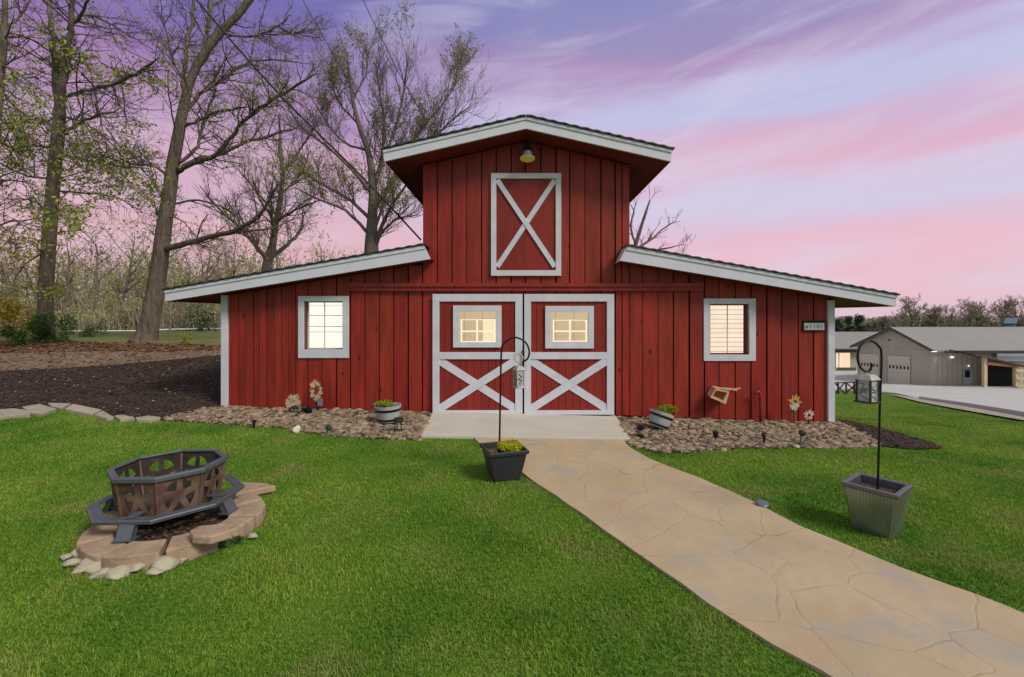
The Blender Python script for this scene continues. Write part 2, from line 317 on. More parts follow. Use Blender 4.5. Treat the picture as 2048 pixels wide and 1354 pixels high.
def path_mat():
    m = bpy.data.materials.new('stamped_concrete'); m.use_nodes = True; t = m.node_tree; b = t.nodes['Principled BSDF']; b.inputs['Roughness'].default_value = .72
    c = t.nodes.new('ShaderNodeTexCoord')
    def nz(sc, d=5, vec=None, out=0):
        n = t.nodes.new('ShaderNodeTexNoise'); n.inputs['Scale'].default_value = sc; n.inputs['Detail'].default_value = d; t.links.new(vec or c.outputs['Object'], n.inputs['Vector']); return n.outputs[out]
    def rng(f, lo, hi, a=0, bb=1):
        r = t.nodes.new('ShaderNodeMapRange'); r.inputs[1].default_value = lo; r.inputs[2].default_value = hi; r.inputs[3].default_value = a; r.inputs[4].default_value = bb; t.links.new(f, r.inputs[0]); return r.outputs[0]
    def mix(f, a, bb):
        k = t.nodes.new('ShaderNodeMix'); k.data_type = 'RGBA'
        if isinstance(f, float): k.inputs[0].default_value = f
        else: t.links.new(f, k.inputs[0])
        for i, v in ((6, a), (7, bb)):
            if isinstance(v, tuple): k.inputs[i].default_value = v
            else: t.links.new(v, k.inputs[i])
        return k.outputs[2]
    base = mix(rng(nz(1.6), .35, .65), L(184, 160, 126), L(194, 172, 140))
    base = mix(rng(nz(2.3, 6), .52, .70), base, L(172, 162, 146))
    base = mix(rng(nz(3.7, 6), .60, .74), base, L(190, 156, 116))
    warped = mix(.17, c.outputs['Object'], nz(1.7, 2, out=1))
    v = t.nodes.new('ShaderNodeTexVoronoi'); v.feature = 'DISTANCE_TO_EDGE'; v.inputs['Scale'].default_value = 2.5; t.links.new(warped, v.inputs['Vector'])
    # joints fade in and out along their length
    crack = rng(v.outputs['Distance'], .001, .006, 1, 0)
    br = rng(nz(3.6, 4), .50, .62)
    mul = t.nodes.new('ShaderNodeMath'); mul.operation = 'MULTIPLY'; t.links.new(crack, mul.inputs[0]); t.links.new(br, mul.inputs[1])
    soft = rng(v.outputs['Distance'], 0, .03, .12, 0)
    o = mix(soft, base, L(150, 122, 92))
    mu2 = t.nodes.new('ShaderNodeMath'); mu2.operation = 'MULTIPLY'; mu2.inputs[1].default_value = .75; t.links.new(mul.outputs[0], mu2.inputs[0])
    o = mix(mu2.outputs[0], o, L(104, 82, 60))
    t.links.new(o, b.inputs['Base Color'])
    ad = t.nodes.new('ShaderNodeMath'); ad.operation = 'ADD'; t.links.new(rng(v.outputs['Distance'], 0, .02, 0, .25), ad.inputs[0]); t.links.new(nz(9, 8), ad.inputs[1])
    bp = t.nodes.new('ShaderNodeBump'); bp.inputs['Strength'].default_value = .6; bp.inputs['Distance'].default_value = .012; t.links.new(ad.outputs[0], bp.inputs['Height']); t.links.new(bp.outputs[0], b.inputs['Normal'])
    return m
PATHM = path_mat()

# ------------------------------------------------------------------ mesh helpers
ORG = {}
def tag(o, label=None, cat=None, group=None, kind=None):
    if label: o['label'] = label
    if cat: o['category'] = cat
    if group: o['group'] = group
    if kind: o['kind'] = kind
    return o
def thing(name, loc, label, cat, group=None):
    o = bpy.data.objects.new(name, None); COL.objects.link(o); o.location = loc; o.empty_display_size = .1
    ORG[o] = Vector(loc); return tag(o, label, cat, group)
class MB:
    def __init__(s): s.v = []; s.f = []; s.t = []
    def add(s, vs, fs, tint=0):
        n = len(s.v); s.v.extend([tuple(p) for p in vs])
        for f in fs: s.f.append(tuple(i + n for i in f)); s.t.append(tint)
    def box(s, a, b, tint=0, m=None):
        x0, y0, z0 = a; x1, y1, z1 = b
        vs = [Vector(p) for p in ((x0, y0, z0), (x1, y0, z0), (x1, y1, z0), (x0, y1, z0), (x0, y0, z1), (x1, y0, z1), (x1, y1, z1), (x0, y1, z1))]
        if m: vs = [m @ p for p in vs]
        s.add(vs, [(3, 2, 1, 0), (4, 5, 6, 7), (0, 1, 5, 4), (1, 2, 6, 5), (2, 3, 7, 6), (3, 0, 4, 7)], tint)
    def prism(s, pts, d, tint=0):
        """pts: front outline (list of Vector), d: extrusion vector"""
        n = len(pts); vs = list(pts) + [p + d for p in pts]
        s.add(vs, [tuple(range(n)), tuple(range(2 * n - 1, n - 1, -1))] + [(i, i + n, (i + 1) % n + n, (i + 1) % n) for i in range(n)], tint)
    def tube(s, pts, rad, sides=8, cap=True, tint=0):
        if isinstance(rad, (int, float)): rad = [rad] * len(pts)
        vs = []; fs = []; n = len(pts); prev = None
        for i, p in enumerate(pts):
            a = pts[max(0, i - 1)]; b = pts[min(n - 1, i + 1)]; d = (b - a)
            if d.length < 1e-9: d = Vector((0, 0, 1))
            d.normalize()
            if prev is None: u = d.orthogonal().normalized()
            else:
                u = prev - d * prev.dot(d)
                u = u.normalized() if u.length > 1e-6 else d.orthogonal().normalized()
            prev = u; w = d.cross(u)
            for k in range(sides):
                an = 2 * math.pi * k / sides; vs.append(p + (u * math.cos(an) + w * math.sin(an)) * rad[i])
        for i in range(n - 1):
            for k in range(sides):
                k2 = (k + 1) % sides; fs.append((i * sides + k, i * sides + k2, (i + 1) * sides + k2, (i + 1) * sides + k))
        if cap:
            fs.append(tuple(range(sides - 1, -1, -1))); fs.append(tuple(range((n - 1) * sides, n * sides)))
        s.add(vs, fs, tint)
    def lathe(s, prof, seg=20, m=None, cap=True):
        vs = []; fs = []; n = len(prof)
        for (r, z) in prof:
            for k in range(seg):
                an = 2 * math.pi * k / seg; p = Vector((r * math.cos(an), r * math.sin(an), z)); vs.append(m @ p if m else p)
        for i in range(n - 1):
            for k in range(seg):
                k2 = (k + 1) % seg; fs.append((i * seg + k, i * seg + k2, (i + 1) * seg + k2, (i + 1) * seg + k))
        if cap: fs.append(tuple(range(seg - 1, -1, -1))); fs.append(tuple(range((n - 1) * seg, n * seg)))
        s.add(vs, fs)
    def build(s, name, m, parent=None, smooth=False, bevel=0, top=None, tint=False):
        me = bpy.data.meshes.new(name); o3 = ORG[parent] if parent is not None else (Vector(top) if top is not None else Vector((0, 0, 0)))
        if s.v:
            arr = np.array(s.v, dtype=np.float64) - np.array(o3)
            me.from_pydata(arr.tolist(), [], s.f)
        me.validate(); me.materials.append(m)
        if tint and len(me.polygons) == len(s.t):
            at = me.attributes.new('tint', 'FLOAT', 'FACE'); at.data.foreach_set('value', s.t)
        if smooth: me.polygons.foreach_set('use_smooth', [True] * len(me.polygons))
        ob = bpy.data.objects.new(name, me); COL.objects.link(ob)
        if parent is not None: ob.parent = parent
        else: ob.location = o3
        ORG[ob] = o3
        if bevel:
            b = ob.modifiers.new('b', 'BEVEL'); b.width = bevel; b.segments = 2; b.limit_method = 'ANGLE'; b.angle_limit = math.radians(40)
        return ob
def smooth_path(pts, rad, sub=4):
    out = []; ro = []
    for i in range(len(pts) - 1):
        p0 = pts[max(0, i - 1)]; p1 = pts[i]; p2 = pts[i + 1]; p3 = pts[min(len(pts) - 1, i + 2)]
        for j in range(sub):
            t = j / sub; out.append(.5 * ((2 * p1) + (p2 - p0) * t + (2 * p0 - 5 * p1 + 4 * p2 - p3) * t * t + (3 * p1 - p0 - 3 * p2 + p3) * t ** 3)); ro.append(rad[i] * (1 - t) + rad[i + 1] * t)
    out.append(pts[-1]); ro.append(rad[-1]); return out, ro
ICO = {}
def ico(sub):
    if sub not in ICO:
        bm = bmesh.new(); bmesh.ops.create_icosphere(bm, subdivisions=sub, radius=1); bm.verts.ensure_lookup_table()
        ICO[sub] = ([v.co.copy() for v in bm.verts], [tuple(v.index for v in f.verts) for f in bm.faces]); bm.free()
    return ICO[sub]
def stone(mb, c, sx_, sy_, sz_, rng, sub=2, rough=.25, flat=False, rot=None):
    vs, fs = ico(sub); off = Vector((rng.uniform(-50, 50), rng.uniform(-50, 50), rng.uniform(-50, 50)))
    R = Matrix.Rotation(rng.uniform(0, 6.28) if rot is None else rot, 3, 'Z') @ Matrix.Rotation(rng.uniform(-.25, .25), 3, 'X')
    cuts = [(Vector((rng.gauss(0, 1), rng.gauss(0, 1), rng.gauss(0, 1))).normalized(), rng.uniform(.55, .85)) for _ in range(7)]
    out = []
    for v in vs:
        p = v * (1 + rough * mnoise.noise(v * 1.5 + off))
        for n_, d in cuts:
            k = p.dot(n_) - d
            if k > 0: p = p - n_ * k
        out.append(R @ Vector((p.x * sx_, p.y * sy_, p.z * sz_)) + c)
    mb.add(out, fs)
def leafmesh(name, pts, m, parent, size, rng, aspect=.6, per=1):
    """many separate little leaves"""
    n = len(pts)
    if n == 0: return None
    P = np.array(pts, dtype=np.float32)
    r = np.random.RandomState(rng.randint(0, 99999))
    a = r.normal(size=(n, 3)); a /= np.linalg.norm(a, axis=1)[:, None]
    b = np.cross(a, r.normal(size=(n, 3))); b /= np.linalg.norm(b, axis=1)[:, None] + 1e-9
    s = (size * r.uniform(.6, 1.4, n))[:, None]
    v = np.stack([P - a * s * .5, P + b * s * aspect * .5, P + a * s * .6, P - b * s * aspect * .5], 1).reshape(-1, 3)
    o3 = np.array(ORG[parent]) if parent is not None else np.zeros(3)
    v = v - o3
    me = bpy.data.meshes.new(name); me.vertices.add(4 * n); me.vertices.foreach_set('co', v.astype(np.float32).ravel())
    me.loops.add(4 * n); me.loops.foreach_set('vertex_index', np.arange(4 * n, dtype=np.int32))
    me.polygons.add(n); me.polygons.foreach_set('loop_start', np.arange(0, 4 * n, 4, dtype=np.int32)); me.polygons.foreach_set('loop_total', np.full(n, 4, np.int32))
    me.update(calc_edges=True); me.materials.append(m)
    ob = bpy.data.objects.new(name, me); COL.objects.link(ob)
    if parent is not None: ob.parent = parent
    ORG[ob] = Vector(o3); return ob

def patch(name, poly, m, dz, step=.3, kind='structure', skirt=0):
    """flat sheet with the given world outline, laid on the terrain"""
    bm = bmesh.new(); vs = [bm.verts.new((p[0], p[1], 0)) for p in poly]; bm.faces.new(vs)
    bmesh.ops.triangulate(bm, faces=bm.faces[:])
    xs = [p[0] for p in poly]; ys = [p[1] for p in poly]
    def cuts(lo, hi):
        r = []; a = lo + step
        while a < hi: r.append(a); a += step if abs(a) < 30 else step * 6
        return r
    for x in cuts(min(xs), max(xs)):
        bmesh.ops.bisect_plane(bm, geom=bm.verts[:] + bm.edges[:] + bm.faces[:], plane_co=(x, 0, 0), plane_no=(1, 0, 0))
    for y in cuts(min(ys), max(ys)):
        bmesh.ops.bisect_plane(bm, geom=bm.verts[:] + bm.edges[:] + bm.faces[:], plane_co=(0, y, 0), plane_no=(0, 1, 0))
    bmesh.ops.recalc_face_normals(bm, faces=bm.faces[:])
    for v in bm.verts: v.co.z = gz(v.co.x, v.co.y) + dz
    if sum(f.normal.z for f in bm.faces) < 0: bmesh.ops.reverse_faces(bm, faces=bm.faces[:])
    if skirt:
        be = [e for e in bm.edges if e.is_boundary]; r = bmesh.ops.extrude_edge_only(bm, edges=be)
        for v in r['geom']:
            if isinstance(v, bmesh.types.BMVert): v.co.z -= skirt
    me = bpy.data.meshes.new(name); bm.to_mesh(me); bm.free(); me.materials.append(m)
    o = bpy.data.objects.new(name, me); COL.objects.link(o); ORG[o] = Vector((0, 0, 0))
    if kind: o['kind'] = kind
    return o
def inpoly(x, y, poly):
    c = np.zeros(x.shape, bool); n = len(poly)
    for i in range(n):
        x1, y1 = poly[i][0], poly[i][1]; x2, y2 = poly[i - 1][0], poly[i - 1][1]
        if y1 == y2: continue
        k = ((y1 > y) != (y2 > y)) & (x < (x2 - x1) * (y - y1) / (y2 - y1) + x1); c ^= k
    return c
def G(*pp): return [gp(a, b) for a, b in pp]

# ------------------------------------------------------------------ terrain sheet
def terrain():
    def axis(lo, hi, fine_lo, fine_hi, st):
        a = list(np.arange(fine_lo, fine_hi + .001, st)); s = st; x = fine_lo
        while x > lo: s *= 1.18; x -= s; a.insert(0, x)
        s = st; x = fine_hi
        while x < hi: s *= 1.18; x += s; a.append(x)
        return a
    xs = axis(-600, 900, -16, 18, .3); ys = axis(-120, 1200, -2, 30, .3)
    nx, ny = len(xs), len(ys)
    v = [(x, y, gz(x, y)) for y in ys for x in xs]
    f = [(j * nx + i, j * nx + i + 1, (j + 1) * nx + i + 1, (j + 1) * nx + i) for j in range(ny - 1) for i in range(nx - 1)]
    me = bpy.data.meshes.new('ground'); me.from_pydata(v, [], f); me.materials.append(GROUND); me.polygons.foreach_set('use_smooth', [True] * len(f))
    o = bpy.data.objects.new('ground', me); COL.objects.link(o); o['kind'] = 'structure'
terrain()

YW = 8.0
XL = W(443, 0, YW).x; XR = W(1670, 0, YW).x
apron_poly = [W(867, 0, YW), W(1231, 0, YW), gp(1262, 883), gp(842, 877)]
apron_poly = [(p.x, p.y) for p in apron_poly]
path_poly = [(p.x, p.y) for p in G((948, 878), (962, 893), (1000, 912), (1062, 963), (1130, 1008), (1230, 1080), (1330, 1150), (1440, 1232), (1540, 1295), (1640, 1354))]
d = Vector(path_poly[-1]) - Vector(path_poly[-3]); d.normalize()
path_poly += [tuple(Vector(path_poly[-1]) + d * 1.6 + Vector((.1, -.3))), (3.6, 0.3)]
rp = [(p.x, p.y) for p in G((2048, 1236), (1950, 1198), (1800, 1143), (1600, 1058), (1500, 1005), (1400, 960), (1340, 938), (1296, 920), (1262, 900), (1246, 882))]
path_poly += [(rp[0][0] + 1.1, rp[0][1] - .75)] + rp
def rough_edge(poly, amp, st=.06):
    out = []
    for i in range(len(poly)):
        a = Vector(poly[i]).to_2d() if len(poly[i]) > 2 else Vector(poly[i]); b = Vector(poly[(i + 1) % len(poly)]); b = b.to_2d() if len(b) > 2 else b
        n_ = max(1, int((b - a).length / st))
        for j in range(n_):
            p = a.lerp(b, j / n_); out.append((p.x + amp * mnoise.noise((p.x * 4, p.y * 4, 1)), p.y + amp * mnoise.noise((p.x * 4, p.y * 4, 9))))
    return out
path_poly = rough_edge(path_poly, .013)
patch('entrance_apron', apron_poly, CONC, .03, skirt=.06)
patch('garden_path', [(x, min(y, 6.56) if False else y) for x, y in path_poly], PATHM, .022, skirt=.05)
jt = MB(); a = gp(1045, 831, .03); b = gp(1046, 876, .03); b.z = gz(b.x, b.y) + .03; a.z = gz(a.x, a.y) + .03
bedL = [(p.x, p.y) for p in G((320, 842), (360, 828), (400, 820), (443, 815))] + [(XL, 8.05), (-1.5, 8.05)] + [(p.x, p.y) for p in G((846, 872), (840, 881), (760, 879), (690, 876), (640, 870), (560, 857), (500, 852), (440, 849), (380, 845))]
bedR = [(1.72, 8.05), (XR, 8.05)] + [(p.x, p.y) for p in G((1688, 848), (1730, 866), (1765, 893), (1700, 899), (1600, 897), (1500, 898), (1420, 903), (1340, 908), (1300, 906), (1262, 892))]
patch('rock_bed_soil', bedL, SOIL, .012)
patch('rock_bed_soil_right', bedR, SOIL, .012)
mulchR = [(p.x, p.y) for p in G((1672, 841), (1720, 848), (1790, 866), (1850, 884), (1888, 899), (1830, 901), (1765, 895), (1730, 868), (1690, 850))]
patch('mulch_strip', mulchR, MULCH, .02)
mulchL = [(p.x, p.y) for p in G((-160, 838), (0, 826), (60, 820), (130, 812), (180, 822), (235, 835), (300, 843), (340, 841), (380, 828), (440, 818))] + [(XL, 8.1), (XL, 10.6)] + [(p.x, p.y) for p in G((440, 712), (330, 722), (220, 732), (120, 738), (0, 744), (-160, 750))]
patch('mulch_bed', mulchL, MULCH, .02)
litter = [(p.x, p.y) for p in G((-160, 750), (0, 744), (120, 738), (220, 732), (330, 722), (440, 712))] + [(XL, 10.6), (XL, 13.2)] + [(p.x, p.y) for p in G((440, 692), (380, 690), (300, 688), (230, 687), (120, 684), (60, 680), (0, 690), (-160, 690))]
patch('leaf_litter_ground', litter, LITTER, .02)
backlawn = [(p.x, p.y) for p in G((-200, 690), (0, 690), (60, 680), (120, 684), (230, 687), (300, 688), (380, 690), (440, 692))] + [(XL, 13.2), (XL, 26), (-60, 26)]
patch('back_lawn', backlawn, mat('pale_grass', L(112, 116, 58), .95, .22, 1.2, .6, 30), .012, step=.8)
# concrete yard on the right, with a gravel verge and kerb
yard = G((1672, 775), (1730, 778), (1790, 787), (1838, 797), (1900, 807), (1960, 818), (2048, 834), (2180, 862))
yard = [(p.x, p.y) for p in yard] + [(26, 9), (75, 30), (90, 60), (30, 60), (22, 50)]
patch('concrete_yard', yard, CONC2, .03, step=1.2)
verge = [(p.x, p.y) for p in G((1838, 797), (1900, 807), (1960, 818), (2048, 834), (2180, 862))] + [(p.x, p.y) for p in G((2180, 876), (2048, 845), (1960, 829), (1900, 818), (1840, 806), (1780, 790))]
patch('gravel_verge', verge, GRAV, .045, step=.6)
kb = MB()
ks = G((1838, 799), (1880, 806), (1930, 814), (1990, 825), (2048, 836), (2120, 850))
for i in range(len(ks) - 1):
    a, b = ks[i], ks[i + 1]; n_ = Vector((-(b - a).y, (b - a).x, 0)).normalized() * .16; up = Vector((0, 0, .13))
    a = Vector((a.x, a.y, gz(a.x, a.y) + .01)); b = Vector((b.x, b.y, gz(b.x, b.y) + .01))
    kb.prism([a, b, b + up, a + up], n_)
ko = kb.build('kerb', CONC2, bevel=.015); ko['kind'] = 'structure'

# ------------------------------------------------------------------ grass blades
PITC = (-2.665, 3.575)
def grass():
    r = np.random.RandomState(3)
    def inside(x, y):
        ok = ~inpoly(x, y, path_poly) & ~inpoly(x, y, apron_poly) & ~inpoly(x, y, bedL) & ~inpoly(x, y, bedR) & ~inpoly(x, y, mulchL) & ~inpoly(x, y, mulchR) & ~inpoly(x, y, litter)
        ok &= ((x - PITC[0]) ** 2 + (y - PITC[1]) ** 2) > .565 ** 2
        ok &= ~((y > 7.95) & (x > XL - .05) & (x < XR + .02)); ok &= ~inpoly(x, y, yard) & ~inpoly(x, y, verge)
        ok &= (np.abs(x) < 1.22 * y + .6)
        return ok
    X = []; Y = []
    for y0, y1, dens in ((1.6, 2.6, 15000), (2.6, 3.6, 12000), (3.6, 5, 8000), (5, 7, 5000), (7, 10, 2200), (10, 14, 900), (14, 22, 260)):
        w = 1.22 * y1 + .6; n = int(2 * w * (y1 - y0) * dens)
        x = r.uniform(-w, w, n); y = r.uniform(y0, y1, n); k = inside(x, y); X.append(x[k]); Y.append(y[k])
    X = np.concatenate(X); Y = np.concatenate(Y); n = len(X)
    zz = np.array([gz(a, b) for a, b in zip(X, Y)])
    clump = np.array([mnoise.noise((a * 2.2, b * 2.2, 0)) for a, b in zip(X, Y)])
    h = (.021 + .010 * clump) * r.uniform(.55, 1.35, n); tall = r.rand(n) < .012; h[tall] *= 1.7
    wd_ = .0015 * (1 + .24 * Y) * r.uniform(.7, 1.4, n)
    an = r.uniform(0, 2 * np.pi, n); ln = r.uniform(.1, 1.0, n) * h; la = an + np.pi / 2 + r.normal(0, .6, n)
    dx, dy = np.cos(an) * wd_, np.sin(an) * wd_; lx, ly = np.cos(la) * ln, np.sin(la) * ln
    B = np.stack([X, Y, zz - .004], 1)
    v = np.empty((n, 5, 3))
    v[:, 0] = B + np.stack([-dx, -dy, 0 * dx], 1); v[:, 1] = B + np.stack([dx, dy, 0 * dx], 1)
    m1 = B + np.stack([lx * .35, ly * .35, h * .6], 1)
    v[:, 2] = m1 + np.stack([dx * .8, dy * .8, 0 * dx], 1); v[:, 3] = m1 - np.stack([dx * .8, dy * .8, 0 * dx], 1)
    v[:, 4] = B + np.stack([lx, ly, h], 1)
    idx = np.arange(n)[:, None] * 5
    li = np.concatenate([idx + np.array([[0, 1, 2, 3]]), idx + np.array([[3, 2, 4]])], 1).ravel()
    me = bpy.data.meshes.new('grass'); me.vertices.add(5 * n); me.vertices.foreach_set('co', v.astype(np.float32).ravel())
    me.loops.add(7 * n); me.loops.foreach_set('vertex_index', li.astype(np.int32))
    ls = (np.arange(n)[:, None] * 7 + np.array([[0, 4]])).ravel(); lt = np.tile([4, 3], n)
    me.polygons.add(2 * n); me.polygons.foreach_set('loop_start', ls.astype(np.int32)); me.polygons.foreach_set('loop_total', lt.astype(np.int32))
    me.update(calc_edges=True); me.materials.append(BLADE)
    o = bpy.data.objects.new('grass', me); COL.objects.link(o); tag(o, 'short mown green lawn around the path and fire pit', 'grass', kind='stuff')
    print('blades', n)
grass()

# ------------------------------------------------------------------ bed stones, chips, litter
def scatter(poly, n, rng):
    xs = [p[0] for p in poly]; ys = [p[1] for p in poly]; out = []
    while len(out) < n:
        x = np.array([rng.uniform(min(xs), max(xs)) for _ in range(400)]); y = np.array([rng.uniform(min(ys), max(ys)) for _ in range(400)])
        k = inpoly(x, y, poly); out += list(zip(x[k], y[k]))
    return out[:n]
def rockbed(poly, n, seed, label):
    rng = random.Random(seed); mb = MB()
    for x, y in scatter(poly, n, rng):
        if y > 7.93: y = 7.93
        s = rng.choice((.013, .016, .02, .025, .032, .05)) * rng.uniform(.7, 1.2); hz = .010 + .022 * (mnoise.noise((x * 1.5, y * 1.5, 3)) > .05) - .012 * sst(y, 7.5, 7.9)
        stone(mb, Vector((x, y, gz(x, y) + hz * rng.uniform(.3, 1))), s * rng.uniform(.9, 1.5), s, s * rng.uniform(.4, .7), rng, sub=1 if s < .035 else 2, rough=.5)
    tag(mb.build('bed_stones', BEDS), label, 'stones', kind='stuff')
rockbed(bedL, 5200, 5, 'crushed tan stones bedded along the barn left of the doors')
rockbed(bedR, 6000, 6, 'crushed tan stones bedded along the barn right of the doors')
def flakes(name, poly, n, size, m, seed, label, cat, z=.03, elong=.35):
    rng = random.Random(seed); mb = MB()
    for x, y in scatter(poly, n, rng):
        s = size * rng.uniform(.5, 1.5); a = rng.uniform(0, 6.28); R = Matrix.Rotation(a, 3, 'Z') @ Matrix.Rotation(rng.uniform(-.5, .5), 3, 'X') @ Matrix.Rotation(rng.uniform(-.4, .4), 3, 'Y')
        c = Vector((x, y, gz(x, y) + z * rng.uniform(.6, 1.5)))
        t_ = s * .12
        vs = [c + R @ Vector(p) for p in ((-s, -s * elong, 0), (s, -s * elong * rng.uniform(.5, 1), t_), (s * rng.uniform(.6, 1), s * elong, t_), (-s, s * elong, 0))]
        mb.add(vs, [(0, 1, 2, 3)])
    tag(mb.build(name, m), label, cat, kind='stuff')
flakes('bark_chips', mulchL, 15000, .021, CHIP, 11, 'dark bark chips covering the bed left of the barn', 'bark mulch')
flakes('pale_chips', mulchL, 420, .016, CHIPL, 12, 'pale chips and bits of straw littering the dark mulch', 'wood chips', z=.04)
litter_top = [(p.x, p.y) for p in G((-160, 712), (0, 708), (120, 706), (220, 704), (330, 706), (440, 702))] + [(XL, 13.2)] + [(p.x, p.y) for p in G((440, 692), (380, 690), (300, 688), (230, 687), (120, 684), (60, 680), (0, 690), (-160, 690))]
flakes('dry_leaves', litter, 3500, .03, DRYL, 15, 'scattered brown leaves on the bare dirt above the mulch', 'dead leaves', elong=.6)
flakes('dry_leaves', litter_top, 8000, .033, DRYL, 13, 'brown fallen leaves under the big trees', 'dead leaves', elong=.6)
flakes('bark_chips', mulchR, 900, .022, CHIP, 14, 'dark bark chips at the right corner of the barn', 'bark mulch')

# ------------------------------------------------------------------ BARN
barn = thing('barn', (0, 12, gz(0, 8)), 'red board and batten barn with raised centre gable and white trim', 'barn')
def rect(px0, py0, px1, py1, y):      # world x0,z0,x1,z1
    a = W(px0, py1, y); b = W(px1, py0, y); return a.x, a.z, b.x, b.z
def pbox(mb, px0, py0, px1, py1, y0, y1, tint=0):
    x0, z0, x1, z1 = rect(px0, py0, px1, py1, y0); mb.box((x0, y0, z0), (x1, y1, z1), tint)
# wall outline tops (pixels at the wall plane)
def wall_top(px):
    if 846 <= px <= 1259: return 283 + .2308 * abs(px - 1052)
    if px < 846: return 592 - .164 * (px - 443)
    return 521 + .167 * (px - 1242)
seams = [455, 465, 479, 494.5, 509, 522, 535.5, 552, 565, 579.5, 593, 617, 645.5, 674, 702.5, 731, 760, 788, 817, 846, 875, 905, 934, 963, 993, 1022, 1051, 1081.5, 1111.5, 1139.5, 1169.5, 1201, 1230, 1243.5, 1259, 1284.5, 1315, 1345.6, 1377.5, 1407.5, 1437, 1469, 1500, 1532, 1562, 1594, 1625, 1657]
openings = [(606, 601, 686, 700), (1419, 606, 1500, 710), (912, 618, 998, 690), (1096, 619, 1184, 689)]
rng = random.Random(21)
wb = MB()
for a, b in zip(seams[:-1], seams[1:]):
    narrow = b < 600
    g = .9 if narrow else rng.choice((1.4, 1.8, 2.6, 3.4))
    x0, x1 = a + g * .5, b - g * .5
    yo = YW - .022 - rng.uniform(0, .012) - (.012 if narrow and seams.index(a) % 2 else 0); tint = rng.random()
    bot = 817 + (b - 443) * .0135 + rng.uniform(-1, 1.5)
    if 1230 < b: bot = 829 + (b - 1230) * .033
    sl = lambda px, py: W(px, py, YW)
    def piece(u0, u1, t0, t1, b0, b1=None):
        b1 = b0 if b1 is None else b1
        p = [Vector((sl(u0, b0).x, yo, sl(u0, b0).z)), Vector((sl(u1, b1).x, yo, sl(u1, b1).z)), Vector((sl(u1, t1).x, yo, sl(u1, t1).z)), Vector((sl(u0, t0).x, yo, sl(u0, t0).z))]
        wb.prism(p, Vector((0, .02, 0)), tint)
    t0, t1 = wall_top(x0 + .01) + 1, wall_top(x1 - .01) + 1
    if a < 846 <= b + 1: t0 = wall_top(a - 2); t1 = t0
    j = rng.uniform(-.6, .6)
    op = next((o for o in openings if o[0] < x1 and o[2] > x0), None)
    if op:
        piece(x0, x1, t0, t1, op[1]); piece(x0, x1, op[3], op[3], bot)
        if x0 < op[0]: piece(x0, op[0], op[1], op[1], op[3])
        if x1 > op[2]: piece(op[2], x1, op[1], op[1], op[3])
    else: piece(x0, x1, t0, t1, bot)
wb.build('siding', RED, barn, tint=True)
# backing wall (with window holes), side and rear walls
bk = MB()
def bkq(px0, px1, t0, t1, bt):
    p = [W(px0, bt, YW + .005), W(px1, bt, YW + .005), W(px1, t1, YW + .005), W(px0, t0, YW + .005)]; bk.prism(p, Vector((0, .1, 0)))
xs = [446, 606, 686, 846, 912, 998, 1052, 1096, 1184, 1259, 1419, 1500, 1668]
for a, b in zip(xs[:-1], xs[1:]):
    e = .5
    t0 = wall_top(a + e); t1 = wall_top(b - e)
    op = next((o for o in openings if o[0] == a), None)
    if op: bkq(a, b, t0, t1, op[1]); bkq(a, b, op[3], op[3], 850)
    else: bkq(a, b, t0, t1, 850)
bk.build('backing_wall', SIDE, barn)
sw = MB(); YB = 16.0
sw.box((XL, YW + .11, -.4), (XL + .1, YB, W(0, 595, YW).z)); sw.box((XR - .1, YW + .11, -.6), (XR, YB, W(0, 597, YW).z))
TX0, TX1 = W(846, 0, YW).x, W(1259, 0, YW).x
sw.box((TX0, YW + .11, W(0, 530, YW).z), (TX0 + .1, YB, W(0, 331, YW).z)); sw.box((TX1 - .1, YW + .11, W(0, 530, YW).z), (TX1, YB, W(0, 331, YW).z))
sw.box((XL + .1, YB - .1, -.3), (XR - .1, YB, W(0, 600, YW).z))
sw.build('side_wall', RED, barn)
SKR = mat('skirt_red', L(110, 42, 28), .8, .25, 6, .4)
for q_ in ((450, 822, 866, 850), (1230, 830, 1664, 862)): sk_ = MB(); pbox(sk_, *q_, YW - .004, YW + .003); sk_.build('skirt_board', SKR, barn)
for (x0, y0, x1, y1) in ((441.5, 590, 454, 819), (1657, 600, 1670, 845)):
    m_ = MB(); pbox(m_, x0, y0, x1, y1, YW - .07, YW + .05); m_.build('corner_post', WHITE2, barn, bevel=.004)
hb = MB(); pbox(hb, 697, 566, 1408, 573, YW - .11, YW - .03, .6); pbox(hb, 697, 573.2, 1408, 582, YW - .085, YW - .03, .3)
hb.build('door_track', RED, barn, tint=True)
